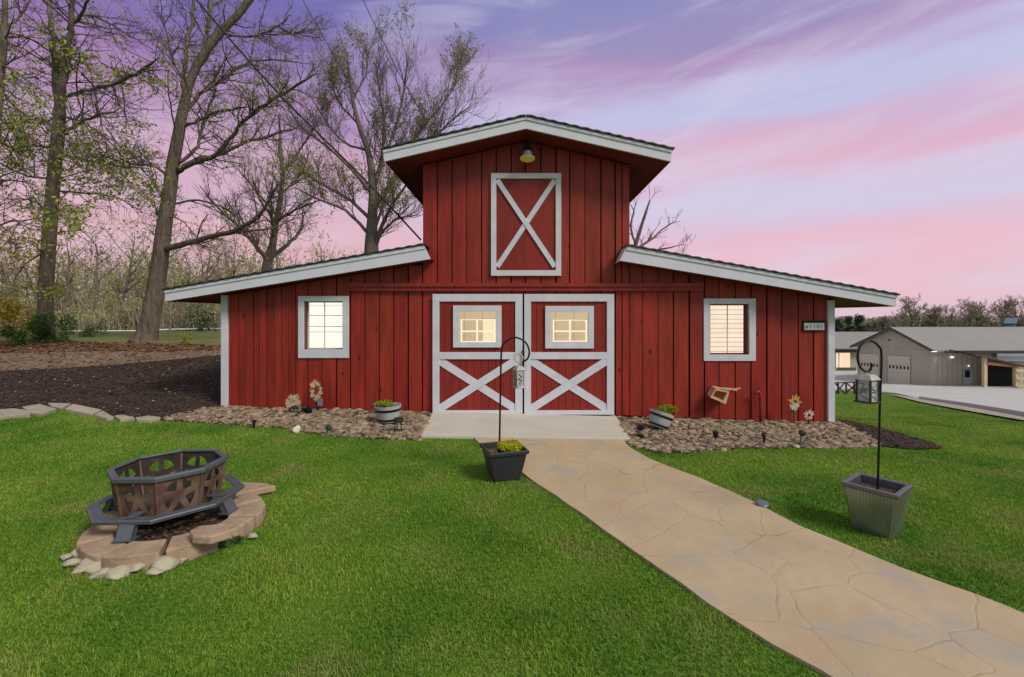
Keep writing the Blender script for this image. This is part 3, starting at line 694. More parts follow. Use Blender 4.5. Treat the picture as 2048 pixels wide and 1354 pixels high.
# roofs
def roof(name, tl, tr, bl, br, yf, peak_l=False, peak_r=False):
    """fascia board between four pixel corners at depth yf, with a roof slab and soffit running back"""
    fm = MB(); P = [W(*bl, yf), W(*br, yf), W(*tr, yf), W(*tl, yf)]; fm.prism(P, Vector((0, .035, 0)))
    fo = fm.build('fascia', WHITE, barn, bevel=.003)
    dm = MB(); q1 = P[3].lerp(P[0], .24); q2 = P[2].lerp(P[1], .24); dm.prism([q1 + Vector((0, -.003, 0)), q2 + Vector((0, -.003, 0)), P[2] + Vector((0, -.003, .002)), P[3] + Vector((0, -.003, .002))], Vector((0, -.014, 0))); dm.build('drip_trim', WHITE, fo)
    a, b = W(*tl, yf), W(*tr, yf); ab = (b - a).normalized(); up = Vector((-ab.z, 0, ab.x))
    if up.z < 0: up = -up
    a2, b2 = W(*bl, yf), W(*br, yf)
    rm = MB(); th = .035
    ea, eb = a - ab * (.0 if peak_l else .03), b + ab * (.0 if peak_r else .03)
    n = max(2, int((b - a).length / .09)); 
    front = Vector((0, -.04, 0)); back = Vector((0, YB + .4 - yf, 0))
    # ribbed metal sheet: small rises along the slope
    pts = []
    for i in range(n + 1):
        t_ = i / n; p = ea.lerp(eb, t_) + up * (.006 + (.014 if i % 2 else 0)); pts.append(p)
    m_ = [p + front for p in pts] + [p + front + up * .022 for p in reversed(pts)]
    N_ = len(pts); vs = [p + front for p in pts] + [p + front + up * .022 for p in pts] + [p + back for p in pts] + [p + back + up * .022 for p in pts]
    fs = []
    for i in range(N_ - 1):
        fs += [(i, i + 1, N_ + i + 1, N_ + i), (N_ + i, N_ + i + 1, 3 * N_ + i + 1, 3 * N_ + i), (i + 1, i, 2 * N_ + i, 2 * N_ + i + 1), (2 * N_ + i + 1, 2 * N_ + i, 3 * N_ + i, 3 * N_ + i + 1)]
    fs += [(0, N_, 3 * N_, 2 * N_), (N_ - 1, 3 * N_ - 1, 4 * N_ - 1, 2 * N_ - 1)]
    rm.add(vs, fs); ro = rm.build('roof', ROOFM, barn)
    sm = MB()
    s0 = a2 + up * .012 + Vector((0, .037, 0)); s1 = b2 + up * .012 + Vector((0, .037, 0))
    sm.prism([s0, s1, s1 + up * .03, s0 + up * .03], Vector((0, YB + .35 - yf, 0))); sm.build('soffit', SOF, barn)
    return a, b, a2, b2, up
YF1 = 7.456; YF2 = 7.62
roof('r', (766, 300.5), (1052, 234), (768, 323), (1052, 257), YF1, peak_r=True)
roof('r', (1052, 234), (1344, 300), (1052, 257), (1342, 323), YF1, peak_l=True)
# side eave fascias of the tower and lean-tos
for px_, t_, b_, yf in ((768, 301, 322, YF1), (1343, 301, 322, YF1), (331, 581, 603, YF2), (1793, 591, 613, YF2)):
    a = W(px_, t_, yf); b = W(px_, b_, yf); m_ = MB(); s = .03 if px_ < 1000 else -.03
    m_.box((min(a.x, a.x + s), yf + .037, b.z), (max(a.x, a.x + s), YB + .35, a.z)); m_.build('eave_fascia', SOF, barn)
roof('r', (330, 581), (848, 491), (330, 603), (861, 518), YF2)
roof('r', (1256, 493), (1793, 591), (1242, 521.5), (1793, 613), YF2)
m_ = MB(); m_.prism([W(1256, 493, YF2) + Vector((-.002, 0, 0)), W(1242, 521.5, YF2) + Vector((-.002, 0, 0)), W(1242, 521.5, YF2) + Vector((-.002, .35, 0)), W(1256, 493, YF2) + Vector((-.002, .35, 0))], Vector((-.02, 0, 0))); m_.build('end_board', WHITE, barn)

# windows
def frame4(mb, o, i, y0, y1):
    """four butted members between outer and inner pixel rectangles"""
    pbox(mb, o[0], o[1], o[2], i[1], y0, y1); pbox(mb, o[0], i[3], o[2], o[3], y0, y1)
    pbox(mb, o[0], i[1], i[0], i[3], y0 + .001, y1); pbox(mb, i[2], i[1], o[2], i[3], y0 + .001, y1)
def wall_window(o, i, name_lbl, planks, vert_px, hor, jambmat):
    yf = YW - .055
    fm = MB(); frame4(fm, o, i, yf, YW - .02); fr = fm.build('window', WHITE2, barn, bevel=.003); fr['label'] = name_lbl
    jb = MB(); x0, z0, x1, z1 = rect(*i, yf); D = YW + .13
    t_ = .012
    jb.box((x0 - t_, YW - .02, z0 - t_), (x0, D, z1 + t_)); jb.box((x1, YW - .02, z0 - t_), (x1 + t_, D, z1 + t_)); jb.box((x0, YW - .02, z1), (x1, D, z1 + t_)); jb.box((x0, YW - .02, z0 - t_), (x1, D, z0))
    jb.build('jamb', jambmat, fr)
    bp_ = MB(); bp_.box((x0 - .05, YW + .24, z0 - .1), (x1 + .05, YW + .26, z1 + .1)); bp_.build('lit_interior', planks, fr)
    for xa_ in (x0 - .1, x1 + .05): si = MB(); si.box((xa_, YW + .11, z0 - .12), (xa_ + .05, YW + .26, z1 + .12)); si.build('reveal', WHITE2, fr)
    sm = MB(); e = .018; ys = D - .035
    sm.box((x0, ys, z0), (x0 + e, D, z1)); sm.box((x1 - e, ys, z0), (x1, D, z1)); sm.box((x0 + e, ys, z1 - e), (x1 - e, D, z1)); sm.box((x0 + e, ys, z0), (x1 - e, D, z0 + e))
    sm.build('sash', WHITE2 if planks is LITW else JAMB, fr)
    mm = MB()
    vx = W(vert_px, 0, ys).x; mm.box((vx - .006, ys + .002, z0 + e), (vx + .006, ys + .014, z1 - e))
    for h_ in hor:
        z = W(0, h_, ys).z; mm.box((x0 + e, ys + .0035, z - .006), (x1 - e, ys + .0125, z + .006))
    mm.build('muntin', WOODP, fr)
    g_ = MB(); g_.box((x0 + e, ys + .018, z0 + e), (x1 - e, ys + .022, z1 - e)); g_.build('pane', GLASS, fr)
    return fr
wall_window((596, 592, 697, 716), (607, 602.5, 685, 699), 'white framed window left of the doors, plain lit interior', LITW, 649, (631, 653), JAMB)
wall_window((1408, 597, 1512, 722), (1420, 608, 1499, 709.5), 'white framed window right of the doors with slatted blind', LITP, 1455, (), JAMB)

# doors
def door(x0, x1, wins, side, lbl):
    yf = 7.90
    pan = MB(); n = 11; r_ = random.Random(x0)
    hole = wins[1]
    for k in range(n):
        a = x0 + 10 + (x1 - x0 - 20) * k / n; b = x0 + 10 + (x1 - x0 - 20) * (k + 1) / n; t_ = r_.random()
        a += .35; b -= .35
        segs = [(598, 826)]
        if a < hole[2] and b > hole[0]:
            segs = [(598, hole[1]), (hole[3], 826)]
            if a < hole[0]: pbox(pan, a, hole[1], hole[0], hole[3], yf + .03, yf + .045, t_)
            if b > hole[2]: pbox(pan, hole[2], hole[1], b, hole[3], yf + .03, yf + .045, t_)
        for s0, s1 in segs: pbox(pan, a, s0, b, s1, yf + .03, yf + .045, t_)
    dr = pan.build('door', REDD, barn, tint=True); dr['label'] = lbl
    bk_ = MB(); 
    for q in ((x0 + 9, 598, hole[0], 826), (hole[2], 598, x1 - 9, 826), (hole[0], 598, hole[2], hole[1]), (hole[0], hole[3], hole[2], 826)): pbox(bk_, *q, yf + .047, yf + .052)
    bk_.build('door_backing', SIDE, dr)
    fr = MB(); w = 13.5
    pbox(fr, x0, 588, x1, 603, yf, yf + .029); pbox(fr, x0, 821, x1, 829.5, yf, yf + .029)
    pbox(fr, x0, 603, x0 + w, 821, yf + .001, yf + .029); pbox(fr, x1 - w - 1, 603, x1, 821, yf + .001, yf + .029)
    pbox(fr, x0 + w, 704.5, x1 - w - 1, 718.5, yf + .0005, yf + .029)
    fr.build('door_frame', WHITE2, dr, bevel=.003)
    xa, za, xb, zb = rect(x0 + w, 718.5, x1 - w - 1, 821, yf)
    def brace(p, q, yo):
        b_ = MB(); d_ = (q - p).normalized(); n_ = Vector((-d_.z, 0, d_.x)) * .058
        # clip to the panel by mitring at the ends
        def hit(base, dirv):
            return base
        pts = [p + n_ * 0, p + Vector((0, 0, .13 if q.z < p.z else .0)) * 0]
        sgn = 1 if q.z > p.z else -1
        h_ = .105
        poly = [Vector((p.x, yo, p.z)), Vector((p.x + .085, yo, p.z)), Vector((q.x, yo, q.z - sgn * h_)), Vector((q.x, yo, q.z)), Vector((q.x - .085, yo, q.z)), Vector((p.x, yo, p.z + sgn * h_))]
        if sgn < 0: poly = poly[::-1]
        b_.prism(poly, Vector((0, .012, 0))); b_.build('brace', WHITE2, dr)
    brace(Vector((xa, 0, za)), Vector((xb, 0, zb)), yf + .004)
    brace(Vector((xa, 0, zb)), Vector((xb, 0, za)), yf + .0165)
    wm = MB(); frame4(wm, wins[0], wins[1], yf - .012, yf + .029); wf = wm.build('door_window', WHITE2, dr, bevel=.003)
    X0, Z0, X1, Z1 = rect(*wins[1], yf)
    lb = MB(); lb.box((X0 - .12, YW + .30, Z0 - .12), (X1 + .12, YW + .32, Z1 + .12)); lb.build('lit_interior', LITD, wf)
    # bright far window seen through the door glass
    ff = MB(); yb = YW + .26; w_ = W(wins[1][2], 0, yb).x - W(wins[1][0], 0, yb).x
    fx0 = W(wins[1][0] + 4, 0, yb).x; fx1 = W(wins[1][2] - (1 if side < 0 else 3), 0, yb).x; zt = W(0, wins[1][1] + 17, yb).z; zb_ = W(0, wins[1][3] - 2, yb).z; e = .022
    mid = (fx0 + fx1) / 2 + (.0 if side > 0 else -.02)
    ff.box((fx0, yb, zt), (fx1, yb + .03, zt + e)); ff.box((fx0, yb, zb_ - e), (fx1, yb + .03, zb_)); ff.box((fx0, yb, zb_), (fx0 + e, yb + .03, zt)); ff.box((fx1 - e, yb, zb_), (fx1, yb + .03, zt))
    ff.box((mid - e * .6, yb, zb_), (mid + e * .6, yb + .03, zt)); zm = zb_ + (zt - zb_) * .47; ff.box((fx0 + e, yb + .001, zm - .012), (fx1 - e, yb + .029, zm + .012))
    ff.build('far_sash', LITF, wf)
    if side < 0:
        q = MB(); q.box((mid + .1, yb + .031, zb_), (fx1 - e, yb + .035, zt)); q.build('bright_panel', LITB, wf)
    g_ = MB(); g_.box((X0, yf + .012, Z0), (X1, yf + .016, Z1)); g_.build('pane', GLASS, wf)
    mt = MB(); zz = W(0, wins[1][1] + 15, yf).z; xm = (X0 + X1) / 2
    mt.box((X0, yf + .004, zz - .004), (X1, yf + .010, zz + .004)); mt.build('muntin', WOODP, wf)
    return dr
dl = door(865, 1045, ((906, 611, 1003, 695), (917.5, 623, 992, 684.5)), -1, 'left barn door leaf with X brace and small window')
dr_ = door(1048.5, 1228.5, ((1090.5, 612, 1188, 697), (1102, 624, 1177, 683.5)), 1, 'right barn door leaf with X brace and small window')
hm = MB(); pbox(hm, 1044.8, 700, 1048.8, 741, 7.86, 7.899); hm.build('door_pull', BLACKM, dr_, bevel=.003)
gm = MB(); pbox(gm, 1045.1, 590, 1048.4, 826, 7.955, 7.965); gm.build('door_gap', DARK, dl)
# loft hatch
hp = MB(); 
for k, (a, b) in enumerate(((990, 1052), (1052, 1113))): pbox(hp, a, 355, b, 541, YW - .045, YW - .037, .2 + .5 * k)
hatch = hp.build('loft_hatch', REDD, barn, tint=True)
hf = MB(); frame4(hf, (982, 346, 1122.5, 551.5), (992.5, 356.5, 1111.5, 540.5), YW - .078, YW - .036); hf.build('hatch_frame', WHITE2, hatch, bevel=.003)
def hbrace(p0, p1, yo):
    a = W(*p0, YW); b = W(*p1, YW); d_ = (b - a).normalized(); n_ = Vector((-d_.z, 0, d_.x)) * .043; m_ = MB()
    a.y = b.y = yo; m_.prism([a - n_, b - n_, b + n_, a + n_], Vector((0, .011, 0))); m_.build('hatch_brace', WHITE2, hatch)
hbrace((995, 362), (1109, 534), YW - .070); hbrace((1109, 362), (995, 534), YW - .0580)
# gable lamp
lamp = MB(); yl = 7.72; c = W(1055, 0, yl); k = yl / F
Zp = lambda py: W(0, py, yl).z
lamp.lathe([(.012, Zp(281)), (.03, Zp(287)), (.075, Zp(303)), (.078, Zp(303.5))], 16, Matrix.Translation((c.x, yl, 0)))
lp = lamp.build('gable_lamp', BLACKM, barn, smooth=True)
l2 = MB(); l2.lathe([(.082, Zp(303.6)), (.092, Zp(311)), (.12, Zp(315))], 20, Matrix.Translation((c.x, yl, 0)), cap=False); l2.build('lamp_collar', mat('lamp_grey', L(110, 108, 130), .4, .1, 10, 0), lp, smooth=True)
l3 = MB(); l3.lathe([(.118, Zp(314)), (.13, Zp(317)), (.11, Zp(320)), (.05, Zp(323)), (.001, Zp(323.5))], 20, Matrix.Translation((c.x, yl, 0))); l3.build('lamp_lens', LAMPL, lp, smooth=True)
l4 = MB(); l4.box((c.x - .06, 7.9, Zp(310)), (c.x + .05, 7.965, Zp(284))); l4.tube([Vector((c.x, 7.9, Zp(290))), Vector((c.x, yl, Zp(288)))], .012, 8); l4.build('lamp_bracket', DKBR, lp)

# ------------------------------------------------------------------ things on the wall
sg = thing('house_number_sign', W(1632, 662, 7.93), 'small black framed white house number plaque by the right corner', 'sign')
m_ = MB(); pbox(m_, 1607, 640.5, 1650, 662, 7.94, 7.966); m_.build('frame', BLACKM, sg, bevel=.003)
m_ = MB(); pbox(m_, 1608.5, 646, 1649, 660, 7.93, 7.939); m_.build('plate', SIGNW, sg, bevel=.002)
DIG = mat('digit_grey', L(88, 90, 98), .5, .1, 8, 0)
for i_, ch in enumerate('#1101'):
    cu = bpy.data.curves.new('digit', 'FONT'); cu.body = ch; cu.size = .10; cu.extrude = .001; cu.align_x = 'CENTER'
    to = bpy.data.objects.new('tmp', cu); COL.objects.link(to); dg = bpy.context.evaluated_depsgraph_get(); dg.update(); me = bpy.data.meshes.new_from_object(to.evaluated_get(dg)); bpy.data.objects.remove(to)
    pp = W(1613.5 + 7.6 * i_, 657, 7.927)
    me.transform(Matrix.Translation(-Vector(sg.location)) @ Matrix.Translation(pp) @ Matrix.Rotation(math.radians(90), 4, 'X'))
    me.materials.clear(); me.materials.append(DIG); do = bpy.data.objects.new('digit', me); COL.objects.link(do); do.parent = sg

bx = thing('wall_planter_box', W(1448, 805, 7.8), 'tan rimmed tilted box with terracotta liner under the right window', 'wall box')
yb = 7.75
q = [W(1420.5, 795, yb), W(1452, 808.5, yb), W(1459, 783, yb), W(1432, 777, yb)]
qi = [W(1425, 792.5, yb), W(1446, 801.5, yb), W(1455, 785.5, yb), W(1432.5, 780.5, yb)]
m_ = MB(); n = 4
bk4 = [p + Vector((.02, .2, .02)) for p in q]; ib = [p + Vector((.02, .12, .01)) for p in qi]
m_.add(q + qi + bk4 + ib, [(i, (i + 1) % 4, 4 + (i + 1) % 4, 4 + i) for i in range(4)] + [(8 + i, 8 + (i + 1) % 4, (i + 1) % 4, i) for i in range(4)] + [(4 + i, 4 + (i + 1) % 4, 12 + (i + 1) % 4, 12 + i) for i in range(4)] + [(11, 10, 9, 8)])
m_.build('shell', TAN, bx)
m_ = MB(); m_.prism([p + Vector((0, -.01, 0)) for p in ib], Vector((0, .008, 0))); m_.build('liner', ORNG, bx)
m_ = MB(); m_.prism([W(1431, 776.5, yb), W(1458, 780, yb), W(1475, 782, yb), W(1476, 777.5, yb), W(1452, 776, yb)], Vector((0, .05, 0))); m_.tube([W(1474, 778.5, yb) + Vector((0, .02, 0)), W(1482, 776.8, yb) + Vector((0, .02, 0))], .012, 8)
m_.tube([W(1466, 778.5, yb) + Vector((0, .05, 0)), W(1468, 780, 7.97)], .012, 8); m_.build('arm', TAN, bx)

pi = MB(); pth = [W(1511, 789, 7.86), W(1511.5, 785.5, 7.86), W(1514, 783.8, 7.86), W(1518, 784, 7.86), W(1520.5, 787, 7.86), W(1521, 795, 7.86), W(1521, 850, 7.86)]
pi.tube(pth, .024, 10)
tag(pi.build('standpipe', mat('red_pipe', L(136, 46, 36), .5, .2, 12, .1), smooth=True, top=W(1521, 850, 7.86)), 'red painted gooseneck pipe standing against the right wall', 'pipe')

# ------------------------------------------------------------------ fire pit
pit = thing('fire_pit', (-2.84, 3.71, .0), 'octagonal steel fire pit with rusty cut-out bowl and grey ledge', 'fire pit')
def octo(c, r, z, off=25): return [Vector((c[0] + r * math.cos(math.radians(off + 45 * k)), c[1] + r * math.sin(math.radians(off + 45 * k)), z)) for k in range(8)]
PC = (-2.84, 3.71)
def ringpoly(mb, prof, off=25, c=PC):
    """closed profile [(r,z)...] swept round the octagon"""
    rows = [octo(c, r, z, off) for r, z in prof]; n = len(prof); vs = [p for r_ in rows for p in r_]
    fs = [(i * 8 + k, i * 8 + (k + 1) % 8, ((i + 1) % n) * 8 + (k + 1) % 8, ((i + 1) % n) * 8 + k) for i in range(n) for k in range(8)]
    mb.add(vs, fs)
m_ = MB(); ringpoly(m_, [(.402, .432), (.402, .462), (.392, .468), (.358, .468), (.358, .455), (.386, .455), (.386, .432)]); m_.build('rim', STEEL, pit, bevel=.003)
m_ = MB(); ringpoly(m_, [(.52, .175), (.525, .20), (.515, .207), (.445, .207), (.445, .199), (.508, .199), (.508, .175)]); m_.build('ledge', STEEL, pit, bevel=.003)
# bowl panels with pierced medallions
from mathutils.geometry import delaunay_2d_cdt
def disc(cx_, cy_, r, n=12, a0=0, sq=1): return [(cx_ + r * math.cos(a0 + 2 * math.pi * i / n), cy_ + r * sq * math.sin(a0 + 2 * math.pi * i / n)) for i in range(n)]
def star(cx_, cy_, r): return [(cx_ + (r if i % 2 == 0 else r * .42) * math.cos(math.pi / 2 + math.pi * i / 5), cy_ + (r if i % 2 == 0 else r * .42) * math.sin(math.pi / 2 + math.pi * i / 5)) for i in range(10)]
SOOT = mat('soot', L(58, 50, 44), .9, .5, 8, .4)
top = octo(PC, .378, .445); bot = octo(PC, .335, .13)
for k in range(8):
    A, B, C, D = bot[k], bot[(k + 1) % 8], top[(k + 1) % 8], top[k]
    # slots between a round medallion and its star
    holes = []
    if True:
        for j in range(5):
            a0 = math.pi / 2 + 2 * math.pi * (j + .5) / 5; w_ = .46
            arc = [(.5 + .36 * math.cos(a0 + t) , .5 + .41 * math.sin(a0 + t)) for t in (-w_, -w_ / 2, 0, w_ / 2, w_)]
            holes.append(arc + [(.5 + .13 * math.cos(a0), .5 + .15 * math.sin(a0))])
    outer = [(0, 0), (1, 0), (1, 1), (0, 1)]
    v2 = [Vector(p) for p in outer]; faces_ = [[0, 1, 2, 3]]; 
    for h_ in holes:
        s = len(v2); v2 += [Vector(p) for p in h_]; faces_.append(list(range(s, s + len(h_))))
    r = delaunay_2d_cdt(v2, [], faces_, 0, 1e-5, True)
    vs = []; 
    for p in r[0]: vs.append((A.lerp(B, p.x)).lerp(D.lerp(C, p.x), p.y))
    inw = (Vector((PC[0], PC[1], .3)) - (A + C) / 2); inw.z = 0; inw.normalize(); n = len(vs)
    keep = [f for f, o_ in zip(r[2], r[5]) if len(o_) == 1 and o_[0] == 0]
    m_ = MB(); m_.add(vs + [v + inw * .004 for v in vs], [tuple(f) for f in keep] + [tuple(i + n for i in reversed(f)) for f in keep])
    bo = m_.build('bowl_panel', RUST, pit); bo.data.materials.append(SOOT)
    for i_, pl in enumerate(bo.data.polygons): pl.material_index = 1 if i_ >= len(keep) else 0
for k in range(8):
    m_ = MB(); a, b = bot[k], top[k]; m_.tube([a, b], .012, 6); m_.build('corner_bar', RUST, pit)
m_ = MB(); m_.prism(octo(PC, .33, .13), Vector((0, 0, .006))); m_.build('bowl_floor', mat('ash', L(74, 62, 52), .95, .4, 20, .8), pit)
for an in (277, 357, 97, 177):
    a = math.radians(an); u = Vector((math.cos(a), math.sin(a), 0)); w_ = Vector((-u.y, u.x, 0)); c0 = Vector((PC[0], PC[1], 0))
    rt, rb = .47, .525; zb = .085; zt = .20; m_ = MB(); h_ = .055
    o1 = c0 + u * rt + Vector((0, 0, zt)); o2 = c0 + u * rb + Vector((0, 0, zb)); t_ = .008
    m_.add([o1 - w_ * h_, o1 + w_ * h_, o2 + w_ * h_, o2 - w_ * h_] + [p - u * t_ for p in (o1 - w_ * h_, o1 + w_ * h_, o2 + w_ * h_, o2 - w_ * h_)], [(3, 2, 1, 0), (4, 5, 6, 7), (0, 1, 5, 4), (1, 2, 6, 5), (2, 3, 7, 6), (3, 0, 4, 7)])
    for s in (-1, 1):
        e = w_ * (h_ * s); q_ = [o1 + e, o2 + e, o2 + e - u * .045, o1 + e - u * .045]; m_.prism(q_, w_ * (-.006 * s))
    m_.prism([o2 - w_ * (h_ + .01) + u * .012, o2 + w_ * (h_ + .01) + u * .012, o2 + w_ * (h_ + .01) - u * .07, o2 - w_ * (h_ + .01) - u * .07], Vector((0, 0, -.006)))
    # bracket under the ledge to the bowl
    m_.prism([c0 + u * .34 + Vector((0, 0, .21)) - w_ * .035, c0 + u * .46 + Vector((0, 0, .2105)) - w_ * .035, c0 + u * .46 + Vector((0, 0, .2105)) + w_ * .035, c0 + u * .34 + Vector((0, 0, .21)) + w_ * .035], Vector((0, 0, .004)))
    m_.build('leg', STEEL, pit)
# ring of pavers
angs = [(-62, -28, 'right front'), (-27, 4, 'right'), (5, 38, 'right rear'), (40, 70, 'rear'), (-100, -63, 'front, right of the leg'), (-134, -101, 'front, under the near leg'), (-172, -135, 'left front'), (150, 187, 'left'), (112, 149, 'left rear')]
lbls = ['curved tan paver at the near right of the fire pit ring', 'curved tan paver under the right leg of the fire pit', 'curved tan paver at the far right of the ring', 'tan paver at the far side of the ring behind the pit',
        'curved tan paver at the front of the ring, right of the near leg', 'curved tan paver under the near leg of the fire pit', 'curved tan paver at the near left of the ring', 'raised rounded paver at the left of the ring', 'tan paver hidden behind the pit at the far left of the ring']
rng = random.Random(31)
for (a0, a1, _), lb in zip(angs, lbls):
    a0 += 1.2; a1 -= 1.2
    m_ = MB(); n = 9; ri = .365 + rng.uniform(-.02, .02); ro = .583 + rng.uniform(-.012, .012); z = rng.uniform(-.012, .006)
    if 'raised' in lb: ro = .615; z = .015
    ro_ = [(PITC[0] + ro * math.cos(math.radians(a0 + (a1 - a0) * i / n)) * (1 + .016 * mnoise.noise((i * .9, a0, 0))), PITC[1] + ro * math.sin(math.radians(a0 + (a1 - a0) * i / n)) * (1 + .006 * mnoise.noise((i * .9, a0, 5)))) for i in range(n + 1)]
    ri_ = [(PITC[0] + ri * math.cos(math.radians(a0 + (a1 - a0) * i / n)), PITC[1] + ri * math.sin(math.radians(a0 + (a1 - a0) * i / n))) for i in range(n, -1, -1)]
    pts = [Vector((x, y, -.06)) for x, y in ro_ + ri_]
    m_.prism(pts, Vector((0, 0, .06 + .082 + z)))
    o = m_.build('paver', PAVER, bevel=.012, top=(PITC[0] + .53 * math.cos(math.radians((a0 + a1) / 2)), PITC[1] + .53 * math.sin(math.radians((a0 + a1) / 2)), 0))
    tag(o, lb, 'paving stone', 'tan pavers ringing the fire pit')
# soil inside
m_ = MB(); cc = [Vector((PITC[0] + .39 * math.cos(t * .314), PITC[1] + .39 * math.sin(t * .314), .02)) for t in range(20)]; m_.prism(cc, Vector((0, 0, -.05))); o = m_.build('pit_soil', SOIL); o['kind'] = 'structure'
m_ = MB(); rr_ = random.Random(4)
for _ in range(160):
    a = rr_.uniform(0, 6.28); q_ = rr_.uniform(0, .37); stone(m_, Vector((PITC[0] + q_ * math.cos(a), PITC[1] + q_ * math.sin(a), .03)), .02 * rr_.uniform(.6, 1.6), .015, .012, rr_, sub=1)
tag(m_.build('ash_debris', mat('debris', L(84, 66, 52), .95, .3, 12, 0, isl=.5)), 'dark soil crumbs and bits under the fire pit', 'debris', kind='stuff')
# loose block on the ring, stone wedge behind
def slab(name, quad, z0, z1, m, lb, cat, group=None, bevel=.012):
    """quad: world xy corners"""
    m_ = MB(); m_.prism([Vector((x, y, z0)) for x, y in quad], Vector((0, 0, z1 - z0))); cx_ = sum(p[0] for p in quad) / len(quad); cy_ = sum(p[1] for p in quad) / len(quad)
    return tag(m_.build(name, m, bevel=bevel, top=(cx_, cy_, z0)), lb, cat, group)
def lift(pp, z): return [((a - VX) * (H - z) / (b - VY), (H - z) * F / (b - VY)) for a, b in pp]
slab('loose_paver', lift([(378, 1062), (386, 1073), (420, 1075), (462, 1062), (453, 1047), (400, 1052)], .14), .085, .145, PAVER, 'loose tan block lying on top of the ring near the right leg', 'paving stone')
slab('corner_paver', lift([(470, 992), (490, 985), (552, 973), (535, 968), (478, 965)], .04), -.01, .05, PAVER, 'pointed tan slab sticking out of the grass right of the fire pit', 'paving stone')
# pale rocks in front of the ring
rk = [(190, 1132, 24, 13), (270, 1138, 17, 10), (215, 1112, 15, 8), (150, 1112, 14, 7), (165, 1140, 16, 9), (235, 1150, 18, 8), (330, 1130, 22, 11), (285, 1118, 12, 6), (145, 1130, 12, 6), (310, 1148, 14, 7), (205, 1152, 15, 6), (360, 1122, 12, 7), (130, 1120, 9, 5), (505, 1075, 9, 8), (425, 1095, 9, 5)]
rl = ['largest pale rounded rock in front of the fire pit ring', 'pale rock below the front of the ring', 'small grey rock tucked under the front left of the ring', 'flat rock left of the pale rock pile', 'flat pale rock low on the left of the pile',
      'pinkish flat rock at the bottom of the pile', 'big pale rock right of the pile under the front paver', 'small rock wedged against the ring front', 'small grey rock at the left edge of the pile', 'flat rock at the lower right of the pile',
      'half buried rock at the very bottom of the pile', 'small rock at the right end of the pile', 'tiny rock at the far left of the pile', 'small grey rock right of the ring in the grass', 'small rock between the grass and the loose block']
rng = random.Random(8)
for (a, b, rx, rz), lb in zip(rk, rl):
    p = gp(a, b + rz * .6); s = 1.35 * rx * p.y / F; m_ = MB(); stone(m_, Vector((p.x, p.y, p.z + .028)), s, s * .75, s * .5, rng, sub=3, rough=.3, rot=rng.uniform(-.3, .3))
    tag(m_.build('rock', ROCK, smooth=True, top=p), lb, 'rock', 'pale rocks beside the fire pit')

# ------------------------------------------------------------------ edging flagstones left
ed = [[(-75, 840), (-20, 826), (30, 824), (20, 838), (-30, 846)], [(-5, 826), (28, 823), (66, 828), (60, 836), (10, 838)], [(44, 820), (80, 814), (113, 824), (84, 835), (62, 832)], [(95, 812), (142, 813), (124, 823), (104, 819)],
      [(130, 824), (146, 814), (203, 826), (184, 836)], [(188, 836), (206, 828), (228, 841), (214, 843)], [(228, 838), (248, 836), (270, 843), (240, 845)], [(270, 842), (298, 838), (322, 841), (300, 847), (274, 846)]]
el_ = ['flagstone at the left edge of the photo bordering the lawn', 'long pale flagstone near the left edge of the mulch', 'large tan flagstone left of the highest one', 'highest flagstone at the bend of the mulch edging', 'longest sloping flagstone right of the bend',
       'short flagstone at the foot of the long sloping one', 'small reddish flagstone in the mulch edging', 'last flagstone of the edging before the rock bed']
for q_, lb in zip(ed, el_):
    P = [gp(a, b) for a, b in q_]; m_ = MB(); z = max(p.z for p in P)
    m_.prism([Vector((p.x, p.y, gz(p.x, p.y) - .02)) for p in P], Vector((0, 0, .075))); tag(m_.build('flagstone', FLAG, bevel=.012, top=P[0]), lb, 'flagstone', 'flagstones edging the mulch bed')

# ------------------------------------------------------------------ planters
def sqpts(c, h, z, deg, asp=1): 
    R_ = Matrix.Rotation(math.radians(deg), 3, 'Z'); return [Vector(c) + R_ @ Vector((sx * h, sy * h * asp, 0)) + Vector((0, 0, z)) for sx, sy in ((-1, -1), (1, -1), (1, 1), (-1, 1))]
def sqring(mb, c, prof, deg, ribs=0):
    rows = [sqpts(c, h, z, deg) for h, z in prof]
    if ribs:
        rows2 = []
        for row, (h, z) in zip(rows, prof):
            r_ = []
            for k in range(4):
                a, b = row[k], row[(k + 1) % 4]; n_ = (b - a).normalized().cross(Vector((0, 0, 1)))
                for i in range(ribs): r_.append(a.lerp(b, i / ribs) + n_ * (.010 if i % 2 else 0))
            rows2.append(r_)
        rows = rows2
    n = len(rows[0]); vs = [p for r_ in rows for p in r_]
    mb.add(vs, [(i * n + k, i * n + (k + 1) % n, (i + 1) * n + (k + 1) % n, (i + 1) * n + k) for i in range(len(rows) - 1) for k in range(n)])
    return rows
def crook(name, pts, r, label, foot):
    m_ = MB(); dense = []
    P = pts
    for i in range(len(P) - 1):       # Catmull-Rom through the traced points
        p0 = P[max(0, i - 1)]; p1 = P[i]; p2 = P[i + 1]; p3 = P[min(len(P) - 1, i + 2)]
        for j in range(8):
            t = j / 8; dense.append(.5 * ((2 * p1) + (p2 - p0) * t + (2 * p0 - 5 * p1 + 4 * p2 - p3) * t * t + (3 * p1 - p0 - 3 * p2 + p3) * t * t * t))
    dense.append(P[-1]); m_.tube(dense, r, 10)
    return tag(m_.build(name, BLACKM, smooth=True, top=foot), label, 'plant hanger')
